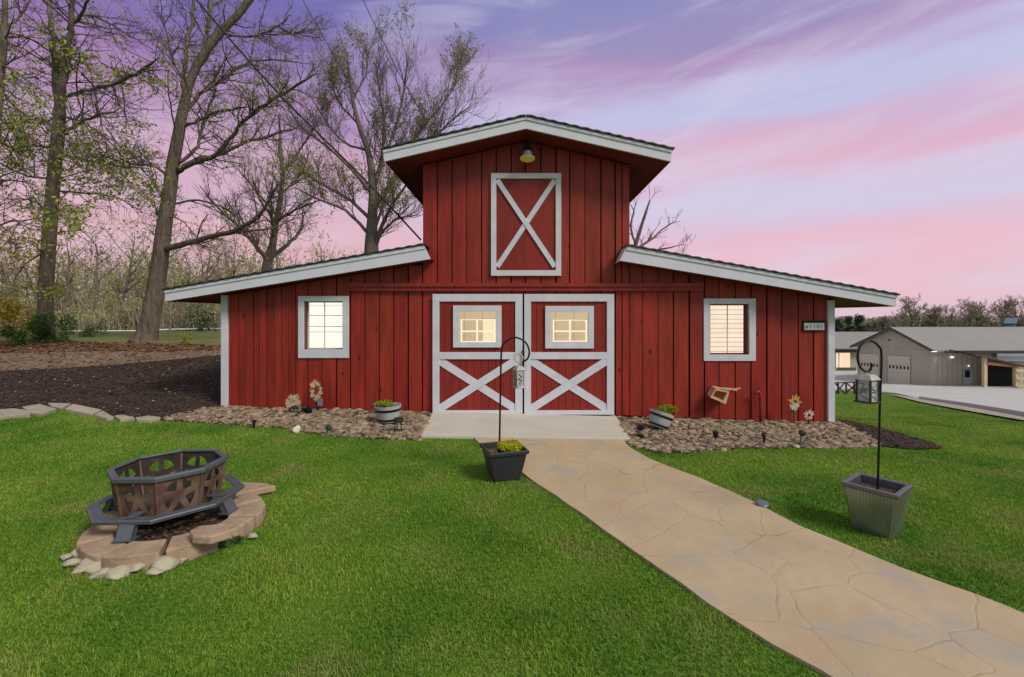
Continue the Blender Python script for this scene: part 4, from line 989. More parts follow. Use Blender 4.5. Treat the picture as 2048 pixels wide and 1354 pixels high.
# galvanised planter
gc = Vector((2.86, 3.635, 0)); g0 = gz(gc.x, gc.y) + .01
gpt = thing('metal_planter', (gc.x, gc.y, g0), 'square galvanised ribbed planter on the lawn right of the path', 'planter')
m_ = MB(); sqring(m_, gc, [(.122, g0), (.168, g0 + .335)], 36, ribs=30); m_.prism(sqpts(gc, .121, g0, 36), Vector((0, 0, .01))); m_.build('pot', GALV, gpt)
m_ = MB(); sqring(m_, gc, [(.171, g0 + .325), (.186, g0 + .335), (.187, g0 + .362), (.180, g0 + .366), (.150, g0 + .362), (.146, g0 + .30)], 36); m_.build('rim', GALVR, gpt, bevel=.002)
m_ = MB(); m_.prism(sqpts(gc, .158, g0 + .29, 36), Vector((0, 0, .012))); m_.build('soil', SOIL, gpt)
Yh = 3.66
hk = [W(1755, 990, Yh), W(1757, 920, Yh), W(1760, 800, Yh), W(1763, 712, Yh), W(1757, 692, Yh - .01), W(1741, 681.5, Yh - .02), W(1724, 688, Yh - .03), W(1716, 706, Yh - .04), W(1717, 727, Yh - .04), W(1727, 741, Yh - .04), W(1738, 742, Yh - .04), W(1743, 733, Yh - .04), W(1742, 726, Yh - .04)]
crook('shepherds_hook', hk, .0085, 'tall black crook standing in the galvanised planter', W(1755, 990, Yh))
def lantern(x, y, ztop, w, h, deg, label, worn):
    c = Vector((x, y, 0)); zb = ztop - h
    t = thing('lantern', (x, y, zb), label, 'lantern')
    m_ = MB(); m_.prism(sqpts(c, w * .60, zb, deg), Vector((0, 0, h * .05))); m_.build('base', DKBR if not worn else DIST, t, bevel=.002)
    bz, tz = zb + h * .05, zb + h * .72
    for px_, py_ in ((-1, -1), (1, -1), (1, 1), (-1, 1)):
        m_ = MB(); R_ = Matrix.Translation(c) @ Matrix.Rotation(math.radians(deg), 4, 'Z'); q_ = w * .46
        m_.box((px_ * q_ - .006, py_ * q_ - .006, bz), (px_ * q_ + .006, py_ * q_ + .006, tz), m=R_); m_.build('corner_post', DKBR if not worn else DIST, t)
    for k in range(4):
        a = math.radians(deg + 90 * k); u = Vector((math.cos(a), math.sin(a), 0)); v = Vector((-u.y, u.x, 0)); q_ = w * .45
        m_ = MB(); b0 = c + u * q_; m_.prism([b0 - v * (q_ - .006) + Vector((0, 0, bz)), b0 + v * (q_ - .006) + Vector((0, 0, bz)), b0 + v * (q_ - .006) + Vector((0, 0, tz)), b0 - v * (q_ - .006) + Vector((0, 0, tz))], u * -.003); m_.build('pane', PANEC, t)
        # filigree over the glass
        fl = MB(); rr = random.Random(int(deg) * 7 + k)
        path = []
        nst = 15 if not worn else 8
        for i_ in range(nst):
            s0 = rr.uniform(-.85, .85); s1 = .08 + .84 * i_ / nst
            path.append(b0 + u * .005 + v * (q_ * s0) + Vector((0, 0, bz + (tz - bz) * s1)))
        fl.tube(smooth_path(path, [.003] * len(path), 3)[0], .0032, 4)
        fl.build('filigree', GREYG if not worn else DKBR, t)
    m_ = MB(); sqring(m_, c, [(w * .56, tz), (w * .60, tz + h * .02), (w * .38, tz + h * .16), (w * .30, tz + h * .17)], deg); m_.prism(sqpts(c, w * .30, tz + h * .165, deg), Vector((0, 0, .004))); m_.prism(sqpts(c, w * .56, tz, deg), Vector((0, 0, .003))); m_.build('lantern_roof', DIST, t)
    m_ = MB(); z1 = tz + h * .17
    m_.tube([c + Vector((-w * .3, 0, z1)), c + Vector((0, 0, ztop)), c + Vector((w * .3, 0, z1))], .0018, 5); m_.build('bail', BLACKM, t)
    m_ = MB(); m_.lathe([(w * .2, bz), (w * .2, bz + h * .3)], 12, Matrix.Translation(c)); m_.build('candle', PETAL, t, smooth=True)
    return t
pL = W(1734.5, 742, 3.62)
lantern(pL.x, pL.y, pL.z, .108, .25, 24, 'dark framed lantern hanging from the crook over the galvanised planter', False)
# black planter
bc = Vector((-.155, 4.81, 0)); b0 = gz(bc.x, bc.y) + .01
bpt = thing('black_planter', (bc.x, bc.y, b0), 'square black plastic planter at the left edge of the path', 'planter')
m_ = MB(); sqring(m_, bc, [(.135, b0), (.142, b0 + .02), (.178, b0 + .20), (.180, b0 + .21), (.192, b0 + .275)], 18); m_.prism(sqpts(bc, .134, b0, 18), Vector((0, 0, .01))); m_.build('pot', BLACKP, bpt, bevel=.006)
m_ = MB(); sqring(m_, bc, [(.192, b0 + .275), (.21, b0 + .278), (.214, b0 + .31), (.205, b0 + .318), (.188, b0 + .314), (.182, b0 + .26)], 18); m_.build('rim', BLACKP, bpt, bevel=.004)
m_ = MB(); m_.prism(sqpts(bc, .182, b0 + .25, 18), Vector((0, 0, .012))); m_.build('soil', SOIL, bpt)
Yk = 4.80
hk = [W(999, 905, Yk), W(999.5, 860, Yk), W(1001, 780, Yk), W(1003, 702, Yk), W(1009, 686, Yk), W(1028, 675, Yk), W(1048, 682, Yk), W(1057.5, 697, Yk), W(1057.5, 712, Yk), W(1051, 721, Yk), W(1043, 720, Yk)]
crook('shepherds_hook', hk, .010, 'tall black crook standing in the black planter before the doors', W(999, 905, Yk))
pK = W(1038, 727, Yk - .02)
lantern(pK.x, pK.y, pK.z, .085, .255, 28, 'worn white lantern hanging from the crook over the black planter', True)
m_ = MB(); cR = W(1037, 716, Yk - .02)
m_.tube([cR + Vector((.045 * math.cos(t * .5236), 0, .045 * math.sin(t * .5236))) for t in range(13)], .006, 8, cap=False); o = m_.build('hanging_ring', DIST, smooth=True, top=cR); tag(o, 'worn white ring joining the crook to the white lantern', 'ring')

def clump(name, c, rx, ry, rz, n, size, m, label, cat, seed, m2=None, n2=0, stems=True, group=None, flat=.3):
    rng = random.Random(seed); t = thing(name, c, label, cat, group)
    cs = [(Vector((rng.uniform(-1, 1) * rx * .7, rng.uniform(-1, 1) * ry * .7, rng.uniform(.1, 1) * rz * .75)), rng.uniform(.2, .45)) for _ in range(14)]
    def pts(k):
        out = []
        for _ in range(k):
            q, s = rng.choice(cs); d_ = Vector((rng.gauss(0, 1), rng.gauss(0, 1), rng.gauss(0, 1))).normalized() * s * rng.uniform(.5, 1)
            p = q + Vector((d_.x * rx, d_.y * ry, d_.z * rz)); out.append(tuple(Vector(c) + Vector((p.x, p.y, max(0.005, p.z)))))
        return out
    leafmesh('foliage', pts(n), m, t, size, rng, .7)
    if n2: leafmesh('blossom' if m2 is not LEAFG else 'inner_leaves', pts(n2), m2, t, size, rng, .8)
    if stems:
        m_ = MB()
        for q, s in cs: m_.tube([Vector(c), Vector(c) + q * .5 + Vector((0, 0, .01)), Vector(c) + q], [size * .12, size * .1, size * .05], 4)
        m_.build('stem', TWIG, t)
    return t
clump('flowering_plant', (bc.x + .045, bc.y - .0, b0 + .262), .17, .14, .12, 2400, .016, YELF, 'bright yellow flowering plant in the black planter', 'plant', 3, LEAFG, 300)
clump('trailing_plant', (bc.x - .13, bc.y - .10, b0 + .265), .075, .05, .05, 320, .014, LEAF2, 'sparse dry greenery spilling over the left rim of the black planter', 'plant', 4)

p = gp(452, 1092); clump('weed_tuft', (p.x, p.y, p.z), .11, .09, .07, 420, .03, LEAFG, 'leafy green weeds growing against the right side of the fire pit ring', 'weeds', 21)
def barrel(x, y, z, r, h, tilt, label):
    t = thing('barrel_planter', (x, y, z), label, 'planter', 'half barrel planters on the rock bed')
    T = Matrix.Translation((x, y, z)) @ Matrix.Rotation(math.radians(tilt[0]), 4, 'Y') @ Matrix.Rotation(math.radians(tilt[1]), 4, 'X')
    m_ = MB(); prof = [(r * .72, 0), (r * .82, h * .3), (r * .93, h * .7), (r, h), (r * .93, h), (r * .85, h * .82)]
    m_.lathe(prof, 28, T); m_.build('staves', BARREL, t)
    for a, b in ((.08, .2), (.66, .8)):
        m_ = MB(); ra = lambda q: r * (.72 + .28 * q) + .006; m_.lathe([(ra(a) - .008, h * a), (ra(a) + .004, h * a), (ra(b) + .004, h * b), (ra(b) - .008, h * b)], 28, T, cap=False); m_.build('hoop', BLACKM, t, smooth=False)
    m_ = MB(); m_.lathe([(.001, h * .82), (r * .88, h * .83), (r * .88, h * .84), (.001, h * .86)], 20, T, cap=False); m_.build('soil', SOIL, t)
    return T
p = gp(771, 852); T = barrel(p.x, p.y + .15, p.z + .04, .205, .25, (-2, 0), 'white half barrel with dark hoops left of the doors')
c_ = T @ Vector((-.04, -.02, .22)); clump('barrel_plant', tuple(c_), .18, .14, .10, 900, .022, LIME, 'lime green plant in the upright half barrel', 'plant', 6, DRYL, 120)
p = gp(1322, 866); T = barrel(p.x, p.y + .16, p.z + .05, .19, .24, (19, -8), 'tilted grey half barrel right of the doors')
c_ = T @ Vector((.05, -.03, .2)); clump('barrel_plant', tuple(c_), .18, .16, .19, 1600, .022, LIME, 'lime green plant spilling from the tilted half barrel', 'plant', 7, LEAFG, 100)

# ------------------------------------------------------------------ garden ornaments
def flower_head(mb, mc, c, r, rng, layers=2, tiltx=.3):
    for ly in range(layers):
        n = 9; rr = r * (1 - .35 * ly)
        for i in range(n):
            a = 2 * math.pi * (i + .5 * ly) / n + rng.uniform(-.15, .15); u = Vector((math.cos(a), -.15 - .1 * ly, math.sin(a))); w_ = Vector((-math.sin(a), 0, math.cos(a))) * rr * .26
            tip = c + u * rr * rng.uniform(.85, 1.15); md = c + u * rr * .55
            mb.add([c + Vector((0, -.012 * ly, 0)), md - w_ + Vector((0, -.01, 0)), tip, md + w_ + Vector((0, -.01, 0)), md + Vector((0, .012, 0))], [(0, 1, 2, 3), (0, 4, 2, 1), (0, 3, 2, 4)])
def metal_flower(px, py, y, r, stem_to, label, pm, stemmat, tag_=False):
    c = W(px, py, y); f = W(px, stem_to, y); t = thing('flower_ornament', f, label, 'garden ornament')
    rng = random.Random(px); m_ = MB(); flower_head(m_, None, c, r, rng, 3); m_.build('petals', pm, t)
    m_ = MB(); stone(m_, c + Vector((0, -.02, 0)), r * .28, r * .2, r * .28, rng, sub=2); m_.build('flower_centre', DKBR, t)
    m_ = MB(); m_.tube([f, f.lerp(c, .5) + Vector((.005, 0, 0)), c + Vector((0, .01, 0))], .009, 8); m_.build('stem', stemmat, t)
    return t
t = metal_flower(1589, 802, 7.72, .115, 846, 'larger yellow and cream flower ornament near the right corner post', PETALY, mat('rust_stem', L(140, 76, 60), .8, .2, 9, .1))
m_ = MB(); flower_head(m_, None, W(1588, 812, 7.70), .09, random.Random(5), 2); m_.build('petals', PETALW, t)
m_ = MB(); pbox(m_, 1583, 817, 1592, 846, 7.73, 7.76); m_.build('post', mat('worn_post', L(150, 92, 76), .8, .4, 14, .3), t, bevel=.004)
metal_flower(1617, 829, 7.70, .095, 850, 'smaller cream and amber flower ornament nearest the right corner post', PETALW, DKBR)
def bouquet(pxs, y, label, foot, n, r, ring=False):
    f = W(foot[0], foot[1], y); t = thing('flower_ornament', f, label, 'garden ornament'); rng = random.Random(foot[0]); m_ = MB()
    for a, b in pxs: flower_head(m_, None, W(a, b, y + rng.uniform(-.03, .03)), r * rng.uniform(.8, 1.2), rng, 2)
    m_.build('petals', PETAL, t); m_ = MB()
    for a, b in pxs[::2]: m_.tube([f, f.lerp(W(a, b, y), .5) + Vector((.01, 0, 0)), W(a, b, y + .02)], .006, 6)
    m_.build('stem', DKBR, t); return t
bouquet([(577, 801), (583, 794), (591, 797), (596, 804), (586, 803), (579, 808), (588, 810), (593, 794)], 7.45, 'bunch of cream artificial flowers standing by the black lantern box', (586, 832), 8, .062)
t = bouquet([(626, 770), (631, 764), (637, 768), (640, 776), (641, 785), (637, 793), (631, 796), (626, 790), (625, 781), (634, 798)], 7.75, 'cream flower wreath on a stake left of the doors', (636, 832), 10, .048)
m_ = MB(); pbox(m_, 634.5, 797, 645, 812, 7.70, 7.715); m_.build('tag', mat('zinc_tag', L(120, 124, 140), .5, .15, 14, .1), t, bevel=.002)
bb = thing('lantern_crate', W(604, 838, 7.6), 'low black lantern crate among the stones under the left window', 'lantern crate')
m_ = MB()
for q_ in ((577, 817, 580, 840), (595, 817, 597.5, 840), (613, 812, 616, 839), (628, 815, 630.5, 838)): pbox(m_, *q_, 7.55, 7.57)
pbox(m_, 576, 836, 631, 840, 7.5, 7.72); pbox(m_, 577, 815, 597, 818, 7.5, 7.62); m_.build('frame', BLACKM, bb, bevel=.002)
m_ = MB(); pbox(m_, 582, 820.5, 592.5, 834, 7.545, 7.55); m_.build('white_pane', SIGNW, bb)
m_ = MB(); pbox(m_, 597.5, 817, 628, 836, 7.60, 7.70); m_.build('box', DARK, bb, bevel=.004)
m_ = MB(); pbox(m_, 593, 812, 601, 823, 7.50, 7.53); pbox(m_, 624, 818, 631.5, 830, 7.52, 7.545); m_.build('small_pane', GREYG, bb, bevel=.003)
def stake_light(px, py, hpx, y=None, label='', style=0):
    p = gp(px, py); t = thing('stake_light', p, label, 'garden light', 'small stake lights in the rock beds'); k = p.y / F; h = hpx * k
    m_ = MB(); m_.lathe([(.004, -.03), (.012, 0), (.014, h * .35), (.017, h * .65)], 8, Matrix.Translation(p)); m_.build('stake', GREYG if style else BLACKM, t)
    m_ = MB(); R_ = Matrix.Translation(p + Vector((0, 0, h * .62)))
    if style == 1: m_.lathe([(.018, 0), (.05, h * .15), (.052, h * .32), (.02, h * .38)], 14, R_ @ Matrix.Rotation(.5, 4, 'Y'))
    elif style == 2: m_.lathe([(.03, 0), (.034, h * .3), (.042, h * .33), (.042, h * .37)], 14, R_)
    else: m_.lathe([(.02, 0), (.022, h * .22), (.045, h * .26), (.03, h * .36), (.004, h * .4)], 14, R_)
    m_.build('lamp_head', BLACKM if style != 1 else mat('dark_green_lamp', L(58, 68, 60), .5, .2, 10, 0), t, smooth=False)
stake_light(508, 857, 17, label='small black stake light at the far left of the left rock bed', style=0)
stake_light(655, 873, 22, label='dark green stake light below the left window', style=1)
stake_light(1431, 893, 30, label='tall dark stake light below the right window', style=2)
stake_light(1528, 892, 26, label='thin stake light between the tall one and the flower ornaments', style=0)
stake_light(1602, 890, 30, label='dark green stake light below the flower ornaments', style=1)
lt = thing('path_lantern', gp(1281, 876), 'stubby black lantern at the right side of the concrete apron', 'garden light')
p = gp(1281, 876); m_ = MB(); m_.lathe([(.05, 0), (.05, .045), (.042, .05)], 16, Matrix.Translation(p)); m_.lathe([(.034, .12), (.055, .13), (.055, .17), (.02, .185)], 16, Matrix.Translation(p)); m_.build('housing', BLACKM, lt)
m_ = MB(); m_.lathe([(.038, .05), (.036, .12)], 16, Matrix.Translation(p)); m_.build('lens', GREYG, lt, smooth=True)
st = thing('plant_stand', gp(796, 868), 'tiny black metal stand beside the white half barrel', 'plant stand')
p = gp(796, 868); m_ = MB()
for sx_, sy_ in ((-1, 0), (1, 0), (-.6, 1.6), (.6, 1.6)): m_.tube([p + Vector((sx_ * .055, sy_ * .05, 0)), p + Vector((sx_ * .04, sy_ * .04, .16))], .007, 6)
m_.box((p.x - .05, p.y - .0, p.z + .05), (p.x + .05, p.y + .01, p.z + .065)); m_.build('legs', BLACKM, st)
m_ = MB(); m_.lathe([(.06, .16), (.075, .17), (.07, .22), (.03, .23)], 14, Matrix.Translation(p + Vector((0, .04, 0)))); m_.build('bowl', mat('dark_moss', L(48, 50, 36), .9, .4, 30, .5), st)
p = gp(594, 866); m_ = MB(); stone(m_, p + Vector((0, 0, .05)), .06, .05, .065, random.Random(2), sub=3, rough=.2); tag(m_.build('white_rock', WROCK, smooth=True, top=p), 'bright white rock at the front of the left rock bed', 'rock')
p = gp(1524, 1016); m_ = MB(); m_.lathe([(.05, 0), (.052, .03), (.045, .034), (.001, .036)], 20, Matrix.Translation(p + Vector((.0, 0, .02))) @ Matrix.Rotation(.25, 4, 'X')); tag(m_.build('disc_light', mat('disc_grey', L(120, 128, 134), .35, .1, 10, 0, metal=.5), top=p), 'flat round solar light at the right edge of the path', 'garden light')

# ------------------------------------------------------------------ TREES
def rot_dir(d_, ang, rng):
    u = d_.orthogonal().normalized(); u = Matrix.Rotation(rng.uniform(0, 6.283), 3, d_) @ u
    return (Matrix.Rotation(ang, 3, u) @ d_).normalized()
def sprout(tw, leaves, pts, rad, lvl, maxl, rng, P):
    """children along a limb path"""
    L_ = sum((pts[i + 1] - pts[i]).length for i in range(len(pts) - 1))
    if L_ < .12: return
    n = max(1, int(L_ * P['dens'][lvl]))
    for _ in range(n):
        t = rng.uniform(P.get('t0', .15) if lvl == 0 else .1, 1) * (len(pts) - 1); i = min(int(t), len(pts) - 2); f = t - i
        p = pts[i].lerp(pts[i + 1], f); d_ = (pts[i + 1] - pts[i]).normalized(); r0 = rad[i] * (1 - f) + rad[i + 1] * f
        cd = rot_dir(d_, rng.uniform(*P['ang']), rng); cd = (cd + Vector((0, 0, P['up']))).normalized()
        l = P['len'][lvl] * rng.uniform(.5, 1.25) * (1 - .35 * t / (len(pts) - 1)); ns = 4 if lvl < maxl - 1 else 3
        r = max(P['rmin'], min(r0 * .55, P['rad'][lvl]))
        q = [p]; dd = cd.copy(); rr = [r]
        for s in range(ns):
            dd = (dd + Vector((rng.gauss(0, .2), rng.gauss(0, .2), rng.gauss(0, .2) + P['up'] * .25 + P.get('droop', 0)))).normalized(); q.append(q[-1] + dd * l / ns); rr.append(max(P['rmin'] * .6, r * (1 - .75 * (s + 1) / ns)))
        tw.tube(q, rr, 4 if lvl == 0 else 3, cap=False)
        if lvl + 1 < maxl: sprout(tw, leaves, q, rr, lvl + 1, maxl, rng, P)
        if lvl >= maxl - 2 and P['leaf'](p, rng):
            for s in range(P.get('lpt', 3)): leaves.append(tuple(q[rng.randint(1, ns)] + Vector((rng.gauss(0, .06), rng.gauss(0, .06), rng.gauss(0, .06)))))
def traced_tree(name, base, Y, trunk, limbs, label, P, seed, bark=BARK, leafm=LEAF, lsize=.06, twigm=TWIG):
    """trunk / limbs as (px, py, width px[, depth shift m])"""
    rng = random.Random(seed); b = W(base[0], base[1], Y); b.z = gz(b.x, b.y) - .05
    t = thing(name, b, label, 'tree'); tr = MB(); tw = MB(); leaves = []
    def world(path, y0, dy):
        out = []; rad = []; n = len(path)
        for i, q in enumerate(path):
            y = y0 + dy * (i / max(1, n - 1)); out.append(W(q[0], q[1], y)); rad.append(q[2] * .5 * y / F / math.sqrt(1 + ((q[0] - VX) / F) ** 2))
        return out, rad
    tp, trd = world(trunk, Y, 0); tp[0].z = b.z
    sp, sr = smooth_path(tp, trd, 6)
    # bark ridges by slight radius wobble, root flare
    sr = [r * (1 + .04 * mnoise.noise((i * .7, seed, 0))) for i, r in enumerate(sr)]
    if not P.get('noflare'): sr[0] *= 1.3; sr[1] *= 1.1
    tr.tube(sp, sr, 18)
    sprout(tw, leaves, sp[8:], [r * .5 for r in sr[8:]], 0, 3, rng, {**P, 'dens': [P['dens'][0] * .5] + list(P['dens'][1:])})
    for lb in limbs:
        i0 = lb[0] if isinstance(lb[0], (int, float)) else 0
        path = lb[1:] if isinstance(lb[0], (int, float)) else lb
        pw, pr = world(path, Y, i0)
        s2, r2 = smooth_path(pw, pr, 4)
        s2 = [s2[0]] + [p + Vector((rng.gauss(0, .012), rng.gauss(0, .03), rng.gauss(0, .012))) for p in s2[1:]]
        r2[-1] = .008; r2[-2] *= .6
        r2 = [max(.012, r) for r in r2]
        tr.tube(s2, r2, 9 if r2[0] > .05 else 6); sprout(tw, leaves, s2, r2, 0, P.get('lv', 3), rng, P)
    tr.build('trunk', bark, t, smooth=True); tw.build('crown', twigm, t, smooth=True)
    if leaves: leafmesh('foliage', leaves, leafm, t, lsize, rng, .6)
    print(name, len(tw.f), len(leaves)); return t
nol = lambda p, r: r.random() < .05
P_big = dict(dens=[4.2, 5.2, 5], len=[1.5, .75, .42], rad=[.024, .013, .0085], rmin=.0062, ang=(.45, 1.15), up=.08, leaf=lambda p, r: mnoise.noise(p * .6) > .02 and r.random() < .6, lpt=4)
T2_trunk = [(290, 688, 54), (300, 640, 42), (311, 580, 39), (320, 520, 36), (328, 455, 33), (337, 400, 31), (346, 330, 28), (357, 270, 25), (368, 210, 21), (385, 150, 19), (410, 105, 18), (445, 60, 17), (480, 25, 15), (520, -30, 13), (560, -90, 9)]
T2 = [[-2, (328, 498, 17), (375, 486, 14), (420, 475, 12), (470, 460, 10), (520, 430, 8), (560, 365, 4)],
      [1.5, (425, 473, 8), (490, 462, 6), (550, 455, 4), (600, 430, 2)],
      [1.2, (352, 345, 14), (395, 318, 10), (430, 312, 9), (490, 285, 7), (540, 272, 6), (590, 258, 4)],
      [-2.2, (356, 340, 13), (400, 322, 11), (435, 308, 9), (480, 250, 8), (520, 215, 7), (580, 180, 6), (635, 145, 4)],
      [2, (358, 325, 9), (390, 300, 8), (402, 262, 6), (420, 210, 5), (440, 185, 4)],
      [-1.5, (372, 252, 7), (410, 235, 6), (450, 220, 6), (498, 215, 5)],
      [1.4, (374, 200, 11), (366, 170, 10), (368, 140, 9), (375, 90, 8), (386, 30, 8), (386, -30, 6)],
      [1, (405, 112, 10), (413, 70, 9), (420, 20, 9), (426, -40, 7)],
      [-1, (450, 65, 5), (500, 75, 4), (550, 55, 4), (585, 30, 3)],
      [1.8, (458, 72, 5), (530, 70, 4), (600, 62, 3), (655, 58, 2)],
      [1.6, (365, 235, 9), (400, 190, 8), (450, 155, 8), (490, 128, 7), (525, 120, 4), (632, 128, 2)],
      [-1.5, (350, 270, 4), (342, 210, 3), (336, 140, 2)],
      [-1.2, (336, 350, 8), (306, 333, 6), (270, 328, 5), (230, 322, 4), (190, 300, 3), (140, 285, 2)],
      [1.5, (325, 395, 6), (305, 360, 4), (285, 340, 3), (278, 300, 2)],
      [1.2, (332, 410, 6), (385, 400, 5), (440, 412, 4), (490, 440, 3)],
      [-1, (333, 430, 4), (370, 445, 3), (385, 470, 2)],
      [-1, (375, 170, 5), (350, 130, 4), (330, 60, 3), (320, 0, 2)]]
traced_tree('leaning_tree', (290, 688), 15.0, T2_trunk, T2, 'tall leaning grey-barked tree nearest the left eave of the barn', P_big, 2)
P_leaf = dict(dens=[4.6, 5.2, 4.8], len=[1.7, .75, .4], rad=[.024, .013, .0085], rmin=.006, ang=(.6, 1.3), up=-.02, leaf=lambda p, r: mnoise.noise(p * .9) > (-.08 if 1.8 < p.z < 7.5 else .22), lpt=5)
T1_trunk = [(93, 688, 42), (91, 620, 35), (93, 560, 33), (100, 450, 32), (108, 350, 30), (116, 270, 29), (119, 225, 27), (120, 200, 20)]
T1 = [[.6, (117, 240, 22), (113, 170, 18), (109, 110, 15), (104, 60, 13), (99, -10, 11), (96, -80, 8)], [-.6, (120, 240, 24), (127, 170, 21), (132, 115, 19), (137, 75, 15), (144, 20, 12), (147, -60, 9)],
      [-1, (137, 60, 9), (160, 30, 7), (188, -12, 6)], [1.5, (140, 50, 7), (165, 30, 6), (200, 38, 5), (245, 62, 4), (305, 98, 3)], [-2.5, (122, 195, 11), (170, 182, 9), (230, 165, 8), (285, 143, 8), (315, 115, 4)],
      [-1.5, (116, 270, 9), (160, 245, 7), (200, 228, 6), (235, 222, 4)], [1.5, (112, 235, 5), (72, 247, 4), (35, 215, 2)], [-1.8, (108, 110, 5), (60, 76, 5), (5, 70, 4)], [-2, (112, 310, 7), (200, 325, 6), (250, 333, 5), (300, 338, 3)],
      [2, (110, 290, 6), (60, 290, 5), (0, 240, 4), (-50, 220, 3)], [-1.5, (104, 360, 7), (50, 350, 6), (0, 325, 5), (-60, 300, 3)], [1.2, (105, 380, 6), (160, 385, 5), (230, 395, 3), (280, 420, 2)], [-1, (98, 430, 6), (60, 400, 5), (20, 400, 3)],
      [-1.2, (96, 500, 5), (40, 540, 4), (28, 580, 3)], [1, (100, 470, 4), (160, 460, 3), (190, 490, 2)], [1.6, (118, 230, 6), (175, 250, 4), (235, 300, 3), (280, 380, 2)]]
P_leaf2 = P_leaf
traced_tree('leafy_tree', (93, 688), 14.6, T1_trunk, T1, 'straight tall tree with fresh green leaves left of the leaning one', P_leaf, 3, lsize=.085)
T3_trunk = [(-60, 700, 34), (-45, 560, 30), (-25, 400, 26), (-8, 250, 22), (3, 140, 18), (8, 70, 17), (10, 10, 13), (8, -60, 10)]
T3 = [[-1, (5, 130, 8), (40, 150, 6), (80, 180, 4), (110, 230, 2)], [1, (0, 180, 7), (40, 230, 4), (60, 300, 3)], [-1.5, (-10, 280, 8), (30, 300, 6), (60, 340, 4)], [1, (8, 60, 7), (40, 30, 5), (70, -10, 4)], [-1, (-20, 380, 7), (20, 360, 5), (70, 370, 3)], [-1, (-30, 470, 6), (20, 440, 5), (60, 460, 3)]]
traced_tree('edge_tree', (-60, 700), 12.5, T3_trunk, T3, 'leafy tree at the far left edge, its trunk partly cut off by the photo', P_leaf, 4, lsize=.085)
P_bare = dict(dens=[4.2, 5.0, 4.4], len=[1.9, .95, .5], rad=[.026, .015, .010], rmin=.0075, ang=(.3, .85), up=.22, leaf=lambda p, r: r.random() < .03, lpt=2)
T4_trunk = [(528, 700, 26), (528, 600, 24), (535, 530, 22), (545, 490, 16), (551, 450, 13), (560, 400, 10), (565, 350, 9), (561, 300, 7), (558, 225, 3)]
T4 = [[-2, (538, 525, 11), (510, 490, 9), (480, 455, 7), (440, 420, 5), (400, 372, 3)], [2, (541, 515, 11), (575, 490, 8), (600, 460, 6), (606, 420, 3)], [1.5, (563, 345, 5), (600, 300, 4), (640, 245, 2)], [-1.5, (550, 445, 7), (590, 420, 5), (640, 400, 3)],
      [1.5, (553, 430, 6), (515, 385, 4), (470, 330, 3)], [-1, (562, 320, 4), (530, 280, 3), (500, 230, 2)], [-2, (546, 480, 8), (545, 440, 6), (520, 400, 4), (505, 350, 2)], [1, (560, 390, 5), (600, 350, 4), (620, 300, 2)]]
traced_tree('bare_tree', (528, 700), 21, T4_trunk, T4, 'slim bare tree rising behind the left lean-to roof', P_bare, 5, bark=BARK2, twigm=TWIGM)
P_broom = dict(dens=[4.2, 5.0, 4.6], len=[2.1, 1.2, .62], rad=[.022, .012, .008], rmin=.006, ang=(.25, .85), up=.32, leaf=lambda p, r: mnoise.noise(p * .45) > .0 and p.z > 5.5 and r.random() < .7, lpt=4)
T5_trunk = [(745, 700, 34), (744, 600, 32), (743, 505, 30), (744, 450, 22), (746, 380, 17), (738, 310, 13), (718, 250, 10), (704, 190, 7), (695, 120, 4)]
T5 = [[-1.5, (747, 500, 16), (765, 450, 11), (790, 400, 8), (830, 350, 4)], [1.5, (745, 385, 11), (762, 320, 9), (768, 250, 7), (760, 190, 5), (752, 130, 3)], [-1, (747, 370, 11), (780, 290, 8), (800, 220, 6), (812, 150, 4), (815, 95, 2)],
      [2, (750, 420, 12), (800, 330, 9), (850, 250, 6), (895, 195, 4), (925, 130, 2)], [-1, (755, 410, 10), (830, 310, 7), (890, 255, 5), (945, 205, 3)], [2, (740, 440, 12), (700, 400, 9), (650, 372, 7), (600, 340, 4), (575, 330, 2)],
      [-2, (742, 385, 11), (700, 335, 9), (650, 290, 7), (600, 250, 5), (560, 190, 2)], [1, (735, 300, 8), (690, 285, 6), (650, 240, 4), (620, 190, 2)], [-1.5, (740, 470, 11), (690, 420, 8), (640, 400, 5), (580, 370, 3)], [0, (705, 200, 6), (730, 150, 4), (740, 90, 2)],
      [1, (718, 250, 6), (675, 200, 4), (655, 140, 2)], [-1, (752, 480, 9), (790, 440, 6), (840, 430, 3)], [1, (748, 465, 9), (775, 380, 7), (800, 340, 5), (835, 300, 3)]]
T5 = [[q_ if isinstance(q_, (int, float)) else (q_[0], q_[1], q_[2] * .72) for q_ in l_] for l_ in T5]
traced_tree('spreading_tree', (745, 700), 20, T5_trunk, T5, 'large fan-shaped bare tree behind the barn, left of the gable', P_broom, 6, bark=BARK2, leafm=LEAF2, lsize=.085, twigm=TWIGM)
T6_trunk = [(1262, 700, 20), (1262, 560, 14), (1268, 505, 9), (1285, 445, 6), (1300, 400, 3)]
T6 = [[1, (1268, 500, 6), (1300, 480, 5), (1330, 455, 3), (1355, 440, 2)], [-1, (1266, 510, 6), (1310, 500, 4), (1365, 490, 2)], [0, (1270, 490, 5), (1262, 450, 4), (1272, 405, 2)], [1, (1265, 530, 5), (1320, 520, 4), (1370, 512, 2)]]
traced_tree('small_bare_tree', (1262, 700), 19, T6_trunk, T6, 'small bare tree showing behind the barn right of the gable', {**P_bare, 'len': [.9, .5, .3]}, 7, bark=BARK2)

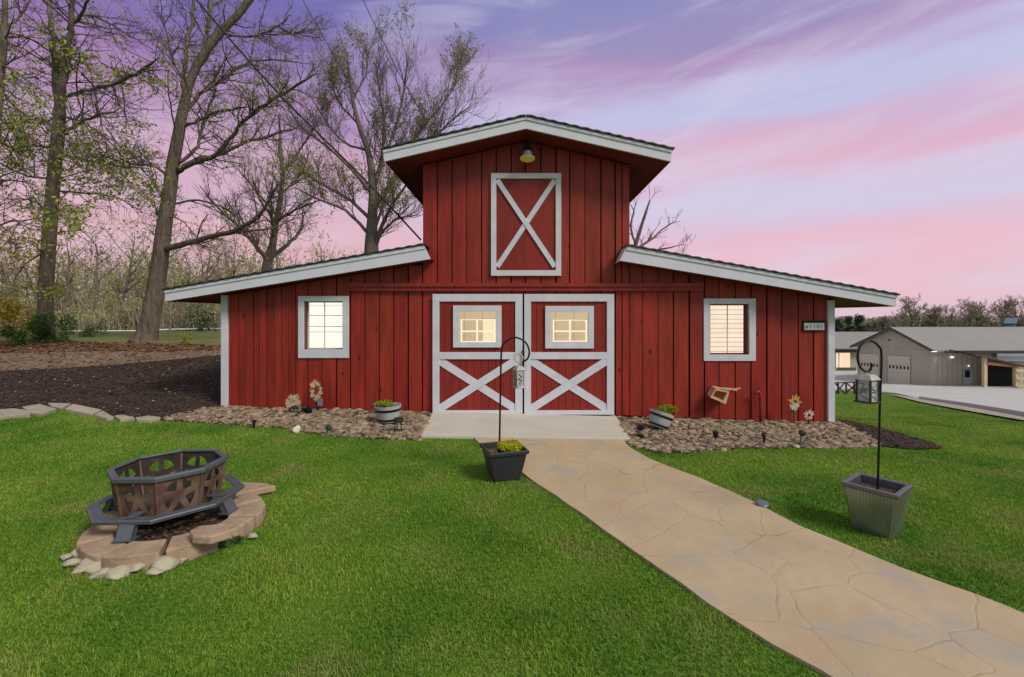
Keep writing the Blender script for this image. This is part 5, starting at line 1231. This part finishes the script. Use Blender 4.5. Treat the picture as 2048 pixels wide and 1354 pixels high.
# generic small trees for the woods
def proto_tree(name, h, seed, P, leafm, lsize, trunkr, nl=7, spread=.5, bark=BARK2, twigm=TWIG2, fork=.25):
    rng = random.Random(seed); t = thing(name, (0, 0, 0), '', 'tree'); tr = MB(); tw = MB(); leaves = []
    tp = [Vector((0, 0, -.3))]
    for i in range(6): tp.append(Vector((tp[-1].x + rng.gauss(0, h * .02), tp[-1].y + rng.gauss(0, h * .02), h * .75 * (i + 1) / 6)))
    rd = [trunkr * (1 - .85 * i / 6) for i in range(7)]; tr.tube(tp, rd, 8)
    for k in range(nl):
        f = fork + (1 - fork) * k / nl; i = min(5, int(f * 6)); p = tp[i].lerp(tp[i + 1], f * 6 - i); a = rng.uniform(0, 6.28); d_ = Vector((math.cos(a), math.sin(a), rng.uniform(.5, 1.3))).normalized(); l = h * spread * (1.1 - f * .7) * rng.uniform(.7, 1.1)
        q = [p]
        for s in range(5): d_ = (d_ + Vector((rng.gauss(0, .12), rng.gauss(0, .12), rng.gauss(.08, .1)))).normalized(); q.append(q[-1] + d_ * l / 5)
        r_ = [rd[i] * .5 * (1 - .8 * s / 5) for s in range(6)]; tr.tube(q, r_, 5); sprout(tw, leaves, q, r_, 0, P.get('lv', 2), rng, P)
    sprout(tw, leaves, tp[2:], rd[2:], 0, P.get('lv', 2), rng, P)
    tr.build('trunk', bark, t, smooth=True); tw.build('crown', twigm, t)
    if leaves: leafmesh('foliage', leaves, leafm, t, lsize, rng, .6)
    print('proto', name, len(tw.f), len(leaves)); return t
def copy_thing(t, loc, rz, sc, label, group):
    r = t.copy(); COL.objects.link(r); r.location = loc; r.rotation_euler = (0, 0, rz); r.scale = sc; r['label'] = label; r['group'] = group
    for c in list(t.children):
        k = c.copy(); COL.objects.link(k); k.parent = r
    return r
Pw = dict(dens=[2.4, 2.6, 2], len=[1.2, .55, .3], rad=[.03, .016, .01], rmin=.011, ang=(.35, 1.0), up=.2, leaf=lambda p, r: r.random() < .5, lpt=4, lv=2)
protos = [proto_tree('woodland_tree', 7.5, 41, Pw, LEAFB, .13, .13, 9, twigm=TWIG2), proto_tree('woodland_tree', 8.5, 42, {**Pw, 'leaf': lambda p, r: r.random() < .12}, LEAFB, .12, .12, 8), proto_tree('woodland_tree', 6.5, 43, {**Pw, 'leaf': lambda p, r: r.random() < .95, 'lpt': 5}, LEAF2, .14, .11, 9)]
for k_ in range(3): pass
rng = random.Random(77); first = [True] * 3
spots = [(15, 34), (60, 40), (110, 30), (150, 44), (190, 33), (235, 38), (275, 46), (330, 32), (375, 40), (410, 36), (450, 44), (500, 34), (545, 40), (600, 46), (-40, 32), (-80, 42), (35, 52), (130, 54), (215, 52), (300, 56), (355, 50), (430, 54), (480, 50), (580, 52), (650, 40), (700, 50), (80, 36), (255, 34), (130, 29), (310, 40), (20, 44), (400, 31), (350, 29), (180, 50), (475, 42), (520, 50), (640, 36), (-20, 37), (5, 29)]
wl = {0: 'hazy budding tree in the wood behind the low white rail', 1: 'thin leafless tree in the wood behind the low white rail', 2: 'pale green leafy tree in the wood behind the low white rail'}
for n_, (px, y) in enumerate(spots):
    k = n_ % 3; x = (px - VX) * y / F; z = gz(x, y); s = rng.uniform(.9, 1.35)
    if first[k]:
        t = protos[k]; t.location = (x, y, z); t['label'] = wl[k]; t['group'] = 'trees of the wood on the left'; first[k] = False
    else: copy_thing(protos[k], (x, y, z), rng.uniform(0, 6.28), (s, s, s), wl[k], 'trees of the wood on the left')
# far mass of brush on the left, and on the right beyond the metal building
def brush(name, x0, x1, y0, y1, h, n, ns, m, size, seed, label, hmin=.35):
    rng = random.Random(seed); r = np.random.RandomState(seed); mb = MB(); pts = []
    cl = [(rng.uniform(x0, x1), rng.uniform(y0, y1), rng.uniform(hmin, 1) * h, rng.uniform(1.2, 3.2) * (1 + size)) for _ in range(int((x1 - x0) * (y1 - y0) / 14) + 10)]
    for cx_, cy_, ch, cr in cl:
        zb = gz(cx_, cy_)
        for _ in range(max(1, n // len(cl))):
            a = rng.uniform(0, 6.28); q = math.sqrt(rng.random()); zz = rng.random() ** .8
            pts.append((cx_ + math.cos(a) * q * cr * (1.1 - .5 * zz), cy_ + math.sin(a) * q * cr, zb + zz * ch))
        for _ in range(max(1, ns // len(cl))):
            a = rng.uniform(0, 6.28); p = Vector((cx_ + rng.gauss(0, cr * .4), cy_ + rng.gauss(0, cr * .4), zb - .1)); l = ch * rng.uniform(.7, 1.1)
            q1 = p + Vector((math.cos(a) * l * .12, math.sin(a) * l * .12, l * .5)); q2 = q1 + Vector((rng.gauss(0, .12) * l, 0, l * .5)); mb.tube([p, q1, q2], [.05, .035, .012], 3, cap=False)
    t = bpy.data.objects.new('tmp', None)
    o = leafmesh(name, pts, m, None, size, rng, .7); tag(o, label + ', leafy haze', 'undergrowth', kind='stuff')
    o2 = mb.build('bare_stems', TWIG2); tag(o2, label + ', bare stems', 'undergrowth', kind='stuff')
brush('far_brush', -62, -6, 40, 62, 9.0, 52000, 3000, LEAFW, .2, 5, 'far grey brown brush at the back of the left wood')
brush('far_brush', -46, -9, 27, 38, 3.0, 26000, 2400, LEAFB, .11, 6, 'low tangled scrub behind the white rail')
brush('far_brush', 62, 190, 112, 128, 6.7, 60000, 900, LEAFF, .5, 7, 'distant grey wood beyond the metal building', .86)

# shrubs
def shrub(px, py, y, rpx, hpx, m, size, n, label, seed, name='shrub', group=None):
    b = gp(px, py) if y is None else W(px, py, y); b.z = gz(b.x, b.y)
    k = b.y / F; clump(name, tuple(b), rpx * k, rpx * k, hpx * k, n, size, m, label, 'shrub', seed, group=group)
shrub(72, 690, 14.2, 46, 66, LEAFG, .05, 5200, 'round green shrub at the foot of the tall leafy tree', 11)
shrub(15, 690, 17, 55, 105, LEAFY, .08, 3200, 'yellow flowering bush at the far left edge', 12)
shrub(185, 680, 16.5, 24, 34, LEAFG, .045, 900, 'small green sapling clump left of the leaning trunk', 13)
shrub(373, 694, 14.5, 12, 24, LEAF, .04, 400, 'tiny green sprig in the leaf litter right of the leaning trunk', 14)
shrub(395, 690, 24, 30, 70, LEAFG, .09, 900, 'dark green shrub right behind the leaning trunk', 15)

# rail fence on the left
rf = thing('rail_fence', W(280, 668, 25), 'low fence with one thin white rail behind the trees', 'fence')
m_ = MB(); rp_ = [W(a, b, 25 + (a - 100) * .004) for a, b in ((60, 676), (110, 672.5), (170, 669), (250, 668), (330, 664.5), (400, 662), (445, 661), (560, 660))]
rp_ = [p + Vector((0, 0, .07 + .16 * (1 - i_ / 7))) for i_, p in enumerate(rp_)]; m_.tube(smooth_path(rp_, [.045] * len(rp_), 4)[0], .055, 6); m_.build('rail', RAILM, rf, smooth=True)
for a in (100, 165, 232, 300, 362, 425, 500):
    p = W(a, 668, 25); m_ = MB(); z = H - (667 - VY) * 25 / F; m_.tube([Vector((p.x, 25, gz(p.x, 25) - .1)), Vector((p.x, 25, z + .06))], .045, 6); m_.build('post', BARK2, rf)

# power lines
for i, (pts, r, lb) in enumerate((([(385, -10, 9.2), (470, 90, 9.0), (560, 190, 8.9), (640, 270, 9.0), (740, 370, 9.4), (842, 480, 9.9)], .02, 'thick dark cable slanting down from the top left to the barn'),
                                  ([(600, -10, 14), (650, 80, 13), (690, 150, 12.6), (740, 250, 12)], .010, 'thin wire left of the gable among the bare branches'),
                                  ([(722, -10, 15), (745, 40, 14.6), (765, 80, 14.2), (800, 150, 13.6), (850, 240, 12.6)], .012, 'thin wire nearest the gable at the top of the photo'))):
    P = [W(*p) for p in pts]; m_ = MB(); m_.tube(smooth_path(P, [r] * len(P), 4)[0], r, 6); tag(m_.build('power_line', WIRE, top=P[-1]), lb, 'cable')

# ------------------------------------------------------------------ far buildings on the right
YB_ = 42.0
def siding_wall(mb, a, b, zb_a, zb_b, zt_a, zt_b, pitch=.45, rib=.05):
    """ribbed metal wall from a to b (xy)"""
    a = Vector((a[0], a[1], 0)); b = Vector((b[0], b[1], 0)); L_ = (b - a).length; n = max(2, int(L_ / pitch) * 2); nn = (b - a).normalized().cross(Vector((0, 0, 1)))
    vs = []
    for i in range(n + 1):
        t = i / n; p = a.lerp(b, t) + nn * (rib if i % 2 else 0); vs.append(p + Vector((0, 0, zb_a + (zb_b - zb_a) * t))); vs.append(p + Vector((0, 0, zt_a + (zt_b - zt_a) * t)))
    mb.add(vs, [(2 * i, 2 * i + 2, 2 * i + 3, 2 * i + 1) for i in range(n)])
Nn = W(1867, 775, YB_); Mm = W(1715, 755, 47.8); zev = W(0, 701, YB_).z
wk = thing('metal_building', (Nn.x, Nn.y, Nn.z), 'long grey ribbed metal building with gabled garage end on the right', 'building')
m_ = MB(); siding_wall(m_, (Mm.x, Mm.y), (Nn.x, Nn.y), Nn.z - .8, Nn.z - .8, zev, zev)
mid = ((Mm.x + Nn.x) / 2, (Mm.y + Nn.y) / 2); zr_ = W(0, 659, 44.9).z
m_.add([Vector((Mm.x, Mm.y, zev)), Vector((Nn.x, Nn.y, zev)), Vector((mid[0], mid[1], zr_))], [(0, 1, 2)]); m_.build('gable_wall', SIDING, wk)
m_ = MB(); siding_wall(m_, (Nn.x, Nn.y), (Nn.x + 26, Nn.y), Nn.z - 1.0, Nn.z - 1.0, zev, zev); m_.build('side_wall', SIDING, wk)
gd = (Vector((Nn.x, Nn.y, 0)) - Vector((Mm.x, Mm.y, 0))).normalized(); gn = gd.cross(Vector((0, 0, 1)))
if gn.y > 0: gn = -gn
ov = gd * .45
m_ = MB(); A = Vector((Mm.x, Mm.y, zev - .1)) - ov * 1.0; B = Vector((Nn.x, Nn.y, zev - .1)) + ov * .6; R0 = Vector((mid[0], mid[1], zr_ + .12)); f_ = gn * .5; th = Vector((0, 0, .14)); Lr = Vector((34, 0, 0))
m_.add([B + f_, B + f_ + Lr, R0 + f_ + Lr, R0 + f_, B + f_ + th, B + f_ + Lr + th, R0 + f_ + Lr + th, R0 + f_ + th], [(0, 1, 2, 3), (4, 7, 6, 5), (0, 4, 5, 1), (0, 3, 7, 4)])
Lr2 = Vector((30, 6, 0)); m_.add([A + f_, R0 + f_, R0 + f_ + Lr, A + f_ + Lr2, A + f_ + th, R0 + f_ + th, R0 + f_ + Lr + th, A + f_ + Lr2 + th], [(3, 2, 1, 0), (4, 5, 6, 7), (0, 1, 5, 4)])
m_.build('roof', FROOF, wk)
m_ = MB()
for p, q in ((A, R0), (R0, B)):
    p, q = p + gn * .52, q + gn * .52; m_.prism([p + Vector((0, 0, -.12)), q + Vector((0, 0, -.12)), q + th, p + th], gn * .04)
m_.build('gable_trim', FROOF2, wk)
m_ = MB(); m_.box((B.x + .1, B.y - .75, zev - .16), (B.x + 26, B.y - .6, zev + .06)); m_.build('gutter', mat('dark_gutter', L(60, 60, 64), .5, .1, 2, 0), wk)
def on_gable(t0, t1, z0, z1, out, m, name, par, thick=.06):
    a = Vector((Mm.x, Mm.y, 0)).lerp(Vector((Nn.x, Nn.y, 0)), t0) + gn * out; b = Vector((Mm.x, Mm.y, 0)).lerp(Vector((Nn.x, Nn.y, 0)), t1) + gn * out
    k = MB(); k.prism([a + Vector((0, 0, z0)), b + Vector((0, 0, z0)), b + Vector((0, 0, z1)), a + Vector((0, 0, z1))], -gn * thick); return k.build(name, m, par)
def tx(px):   # parameter along the gable wall seen at pixel column
    best = min((abs(VX + F * (Mm.x + (Nn.x - Mm.x) * t / 200) / (Mm.y + (Nn.y - Mm.y) * t / 200) - px), t / 200) for t in range(201)); return best[1]
for x0, x1, lb in ((1722, 1759, 'left garage door'), (1778, 1821, 'right garage door')):
    t0, t1 = tx(x0), tx(x1); ztop = H - (711 - VY) * 45 / F; zbot = Nn.z - .35
    g = on_gable(t0, t1, zbot - .6, ztop, .12, GDOOR, 'garage_door', wk); g['label'] = lb
    for k in range(6):
        u0 = t0 + (t1 - t0) * (k + .28) / 6; u1 = t0 + (t1 - t0) * (k + .72) / 6; on_gable(u0, u1, ztop - 1.25, ztop - .95, .135, DARK, 'door_pane', g, .02)
    for k in (.28, .52, .76): on_gable(t0, t1, ztop - (ztop - zbot) * k - .02, ztop - (ztop - zbot) * k + .02, .13, SIDING, 'panel_joint', g, .02)
def fb(px0, py0, px1, py1, y, m, name, par, depth=.1, b=0): k = MB(); pbox(k, px0, py0, px1, py1, y, y + depth); return k.build(name, m, par, bevel=b)
ed_ = fb(1928, 740, 1945, 775, YB_ - .14, PALEB, 'entry_door', wk); fb(1930.5, 741, 1940, 755, YB_ - .17, DARK, 'door_pane', ed_, .03)
fb(1903, 713, 1908, 716, YB_ - .2, LITS, 'wall_light', wk, .1); fb(1864, 702.5, 1874, 704, YB_ - .8, LITS, 'eave_light', wk, .06); fb(1937, 730.5, 1939, 733, YB_ - .16, LITS, 'door_light', wk, .05); fb(1779, 678.5, 1782, 681.5, 43.2, DARK, 'camera_box', wk, .2)
# carport
cpt = thing('carport', W(2000, 780, 39.5), 'lean-to carport with dark interior and tan posts at the right edge', 'carport')
for a, t_, b_ in ((1972, 715, 776), (2034, 733, 784)):
    fb(a - 3, t_, a + 3, b_, 39.5, WOODP, 'post', cpt, .25)
m_ = MB(); m_.prism([W(1974.5, 724, 39.45), W(2034, 731, 39.45), W(2034, 735.5, 39.45), W(1974.5, 729.5, 39.45)][::-1], Vector((0, .2, 0))); m_.build('beam', WOODB, cpt)
m_ = MB(); m_.prism([W(1950, 708, 39.3), W(2100, 742, 39.3), W(2100, 745, 39.3), W(1950, 710.5, 39.3)][::-1], Vector((0, 3.0, .3))); m_.build('roof', FROOF2, cpt)
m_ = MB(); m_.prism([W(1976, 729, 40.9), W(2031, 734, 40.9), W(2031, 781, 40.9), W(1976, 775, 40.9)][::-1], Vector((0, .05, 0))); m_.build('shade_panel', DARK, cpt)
fb(1995, 707.5, 2120, 722, YB_ - .5, PALEB, 'upper_wall', cpt, .1)
wf_ = thing('white_rail_panel', W(2045, 777, 38.6), 'white rail panel beside the carport post at the right edge', 'fence')
for q_ in ((2033, 739, 2120, 744), (2033, 755, 2120, 759), (2033, 770, 2120, 774)): fb(*q_, 38.6, WOODP, 'rail', wf_, .1)
fb(2032, 738, 2037, 783, 38.75, WOODP, 'post', wf_, .1)
# second building far left of it, between barn and garage
sb = thing('porch_building', W(1690, 760, 56), 'low building with lit porch window seen just past the barn corner', 'building')
m_ = MB(); m_.prism([W(1600, 663.5, 60), W(1760, 663.5, 60), W(1760, 697, 55), W(1600, 697, 55)][::-1], Vector((0, .2, -.15))); m_.build('roof', FROOF, sb)
fb(1600, 700, 1722, 745, 56, SIDING, 'wall', sb, .3); fb(1600, 696, 1713, 705, 55.4, FROOF2, 'porch_fascia', sb, .3)
w_ = fb(1673, 706, 1700, 738, 55.9, LITB, 'lit_window', sb, .05); fb(1682, 708, 1698, 734, 55.84, emis('peach_blind', L(246, 206, 176), .95), 'blind', w_, .04); fb(1677, 706, 1679, 738, 55.8, WHITE, 'mullion', w_, .05)
fb(1600, 745, 1722, 760, 55.7, PALEB, 'base_wall', sb, .3); fb(1674, 735, 1712, 741, 55.2, mat('porch_rail', L(96, 86, 78), .7, .2, 2, 0), 'porch_rail', sb, .1)
# dark crossed fence beyond the lawn
cf = thing('crossed_rail_fence', W(1690, 788, 26), 'dark crossed rail fence behind the hanging lantern', 'fence')
m_ = MB()
for a in (1660, 1676, 1692, 1708, 1724): m_.tube([W(a, 764, 26), W(a + 1, 790, 26)], .05, 6)
for a, b in (((1660, 766), (1730, 764)), ((1668, 764), (1690, 788)), ((1690, 764), (1672, 786)), ((1692, 765), (1716, 786)), ((1716, 765), (1694, 784))): m_.tube([W(*a, 26.05), W(*b, 26.05)], .035, 6)
m_.build('rails', DKBR, cf)
sh = thing('blue_shed', W(2021, 660, 92), 'small blue metal shed above the roofline at the far right', 'shed')
m_ = MB(); m_.box((W(2010, 0, 92).x, 92, -5.5), (W(2031, 0, 92).x, 92.8, W(0, 646, 92).z)); m_.build('wall', BLUEM, sh)
m_ = MB(); m_.prism([W(2007, 647, 91.6), W(2034, 647, 91.6), W(2036, 636, 92.6), W(2011, 636, 92.6)][::-1], Vector((0, .1, -.12))); m_.build('roof', mat('blue_roof', L(66, 88, 124), .6, .08, 1, 0), sh)
# trees on the right skyline
Pf = dict(dens=[3.0, 3.2, 2], len=[2.6, 1.3, .6], rad=[.07, .04, .03], rmin=.035, ang=(.35, 1.0), up=.2, leaf=lambda p, r: r.random() < .45, lpt=3, lv=2)
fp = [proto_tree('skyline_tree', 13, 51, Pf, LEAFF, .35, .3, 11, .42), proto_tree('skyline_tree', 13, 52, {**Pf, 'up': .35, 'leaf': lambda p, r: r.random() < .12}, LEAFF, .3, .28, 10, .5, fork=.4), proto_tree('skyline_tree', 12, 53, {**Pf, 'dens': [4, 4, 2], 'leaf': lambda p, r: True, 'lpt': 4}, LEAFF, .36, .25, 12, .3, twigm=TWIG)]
fs_ = [(1828, 597, 0, 1.0, 'largest budding tree on the skyline above the metal building gable'), (1868, 611, 2, .8, 'dense dark round tree right of the largest skyline tree'), (1793, 628, 0, .8, 'low budding tree left of the largest skyline tree'), (1896, 616, 1, .7, 'slim bare tree right of the dense dark one'),
       (1936, 606, 1, 1.0, 'spreading bare tree in the middle of the right skyline'), (1962, 607, 0, 1.0, 'rounded bare tree left of the blue shed'), (2013, 601, 1, 1.1, 'flat-topped bare tree behind the blue shed'), (2042, 601, 1, 1.1, 'flat-topped bare tree at the right edge of the photo'), (2046, 634, 2, .6, 'dark bushy tree right of the blue shed'), (1770, 632, 2, .6, 'low hazy bush-like tree above the gable ridge'), (1740, 640, 2, .7, 'low hazy tree right of the evergreens')]
used = set()
for i, (px, top_, k, s, lb) in enumerate(fs_):
    y = 98 + (i % 4) * 3; x = (px - VX) * y / F; zt = H - (top_ - VY) * y / F; zb = gz(x, y); hh = (zt - zb) / (11.4 if k != 2 else 11)
    if k not in used: t = fp[k]; t.location = (x, y, zb); t.scale = (s, s, hh); t['label'] = lb; t['group'] = 'trees on the right skyline'; used.add(k)
    else: copy_thing(fp[k], (x, y, zb), i * 1.3, (s, s, hh), lb, 'trees on the right skyline')
def evergreen(px, top_, y, rpx, label, seed):
    rng = random.Random(seed); x = (px - VX) * y / F; zt = H - (top_ - VY) * y / F; zb = gz(x, y); t = thing('evergreen_tree', (x, y, zb), label, 'tree', 'evergreens past the barn corner'); pts = []; r = rpx * y / F; h = zt - zb
    br = [(rng.uniform(.1, .97), rng.uniform(0, 6.28), rng.uniform(.7, 1.15)) for _ in range(70)]
    m_ = MB(); m_.tube([Vector((x, y, zb - .1)), Vector((x, y, zt - .2))], [r * .12, .02], 7); m_.build('trunk', BARK2, t)
    for f, a, q in br:
        l = r * (1.05 - f) ** .6 * q; d_ = Vector((math.cos(a), math.sin(a), .25))
        for _ in range(50):
            s = rng.random(); pts.append(tuple(Vector((x, y, zb + f * h)) + d_ * l * s + Vector((rng.gauss(0, .16), rng.gauss(0, .16), rng.gauss(0, .14)))))
    leafmesh('foliage', pts, LEAFE, t, .22, rng, .5)
evergreen(1675, 637, 62, 18, 'dark evergreen touching the barn corner post', 1); evergreen(1697, 634, 64, 16, 'dark evergreen between the other two past the barn', 2); evergreen(1718, 628, 62, 20, 'tallest pointed evergreen right of the barn corner', 3)
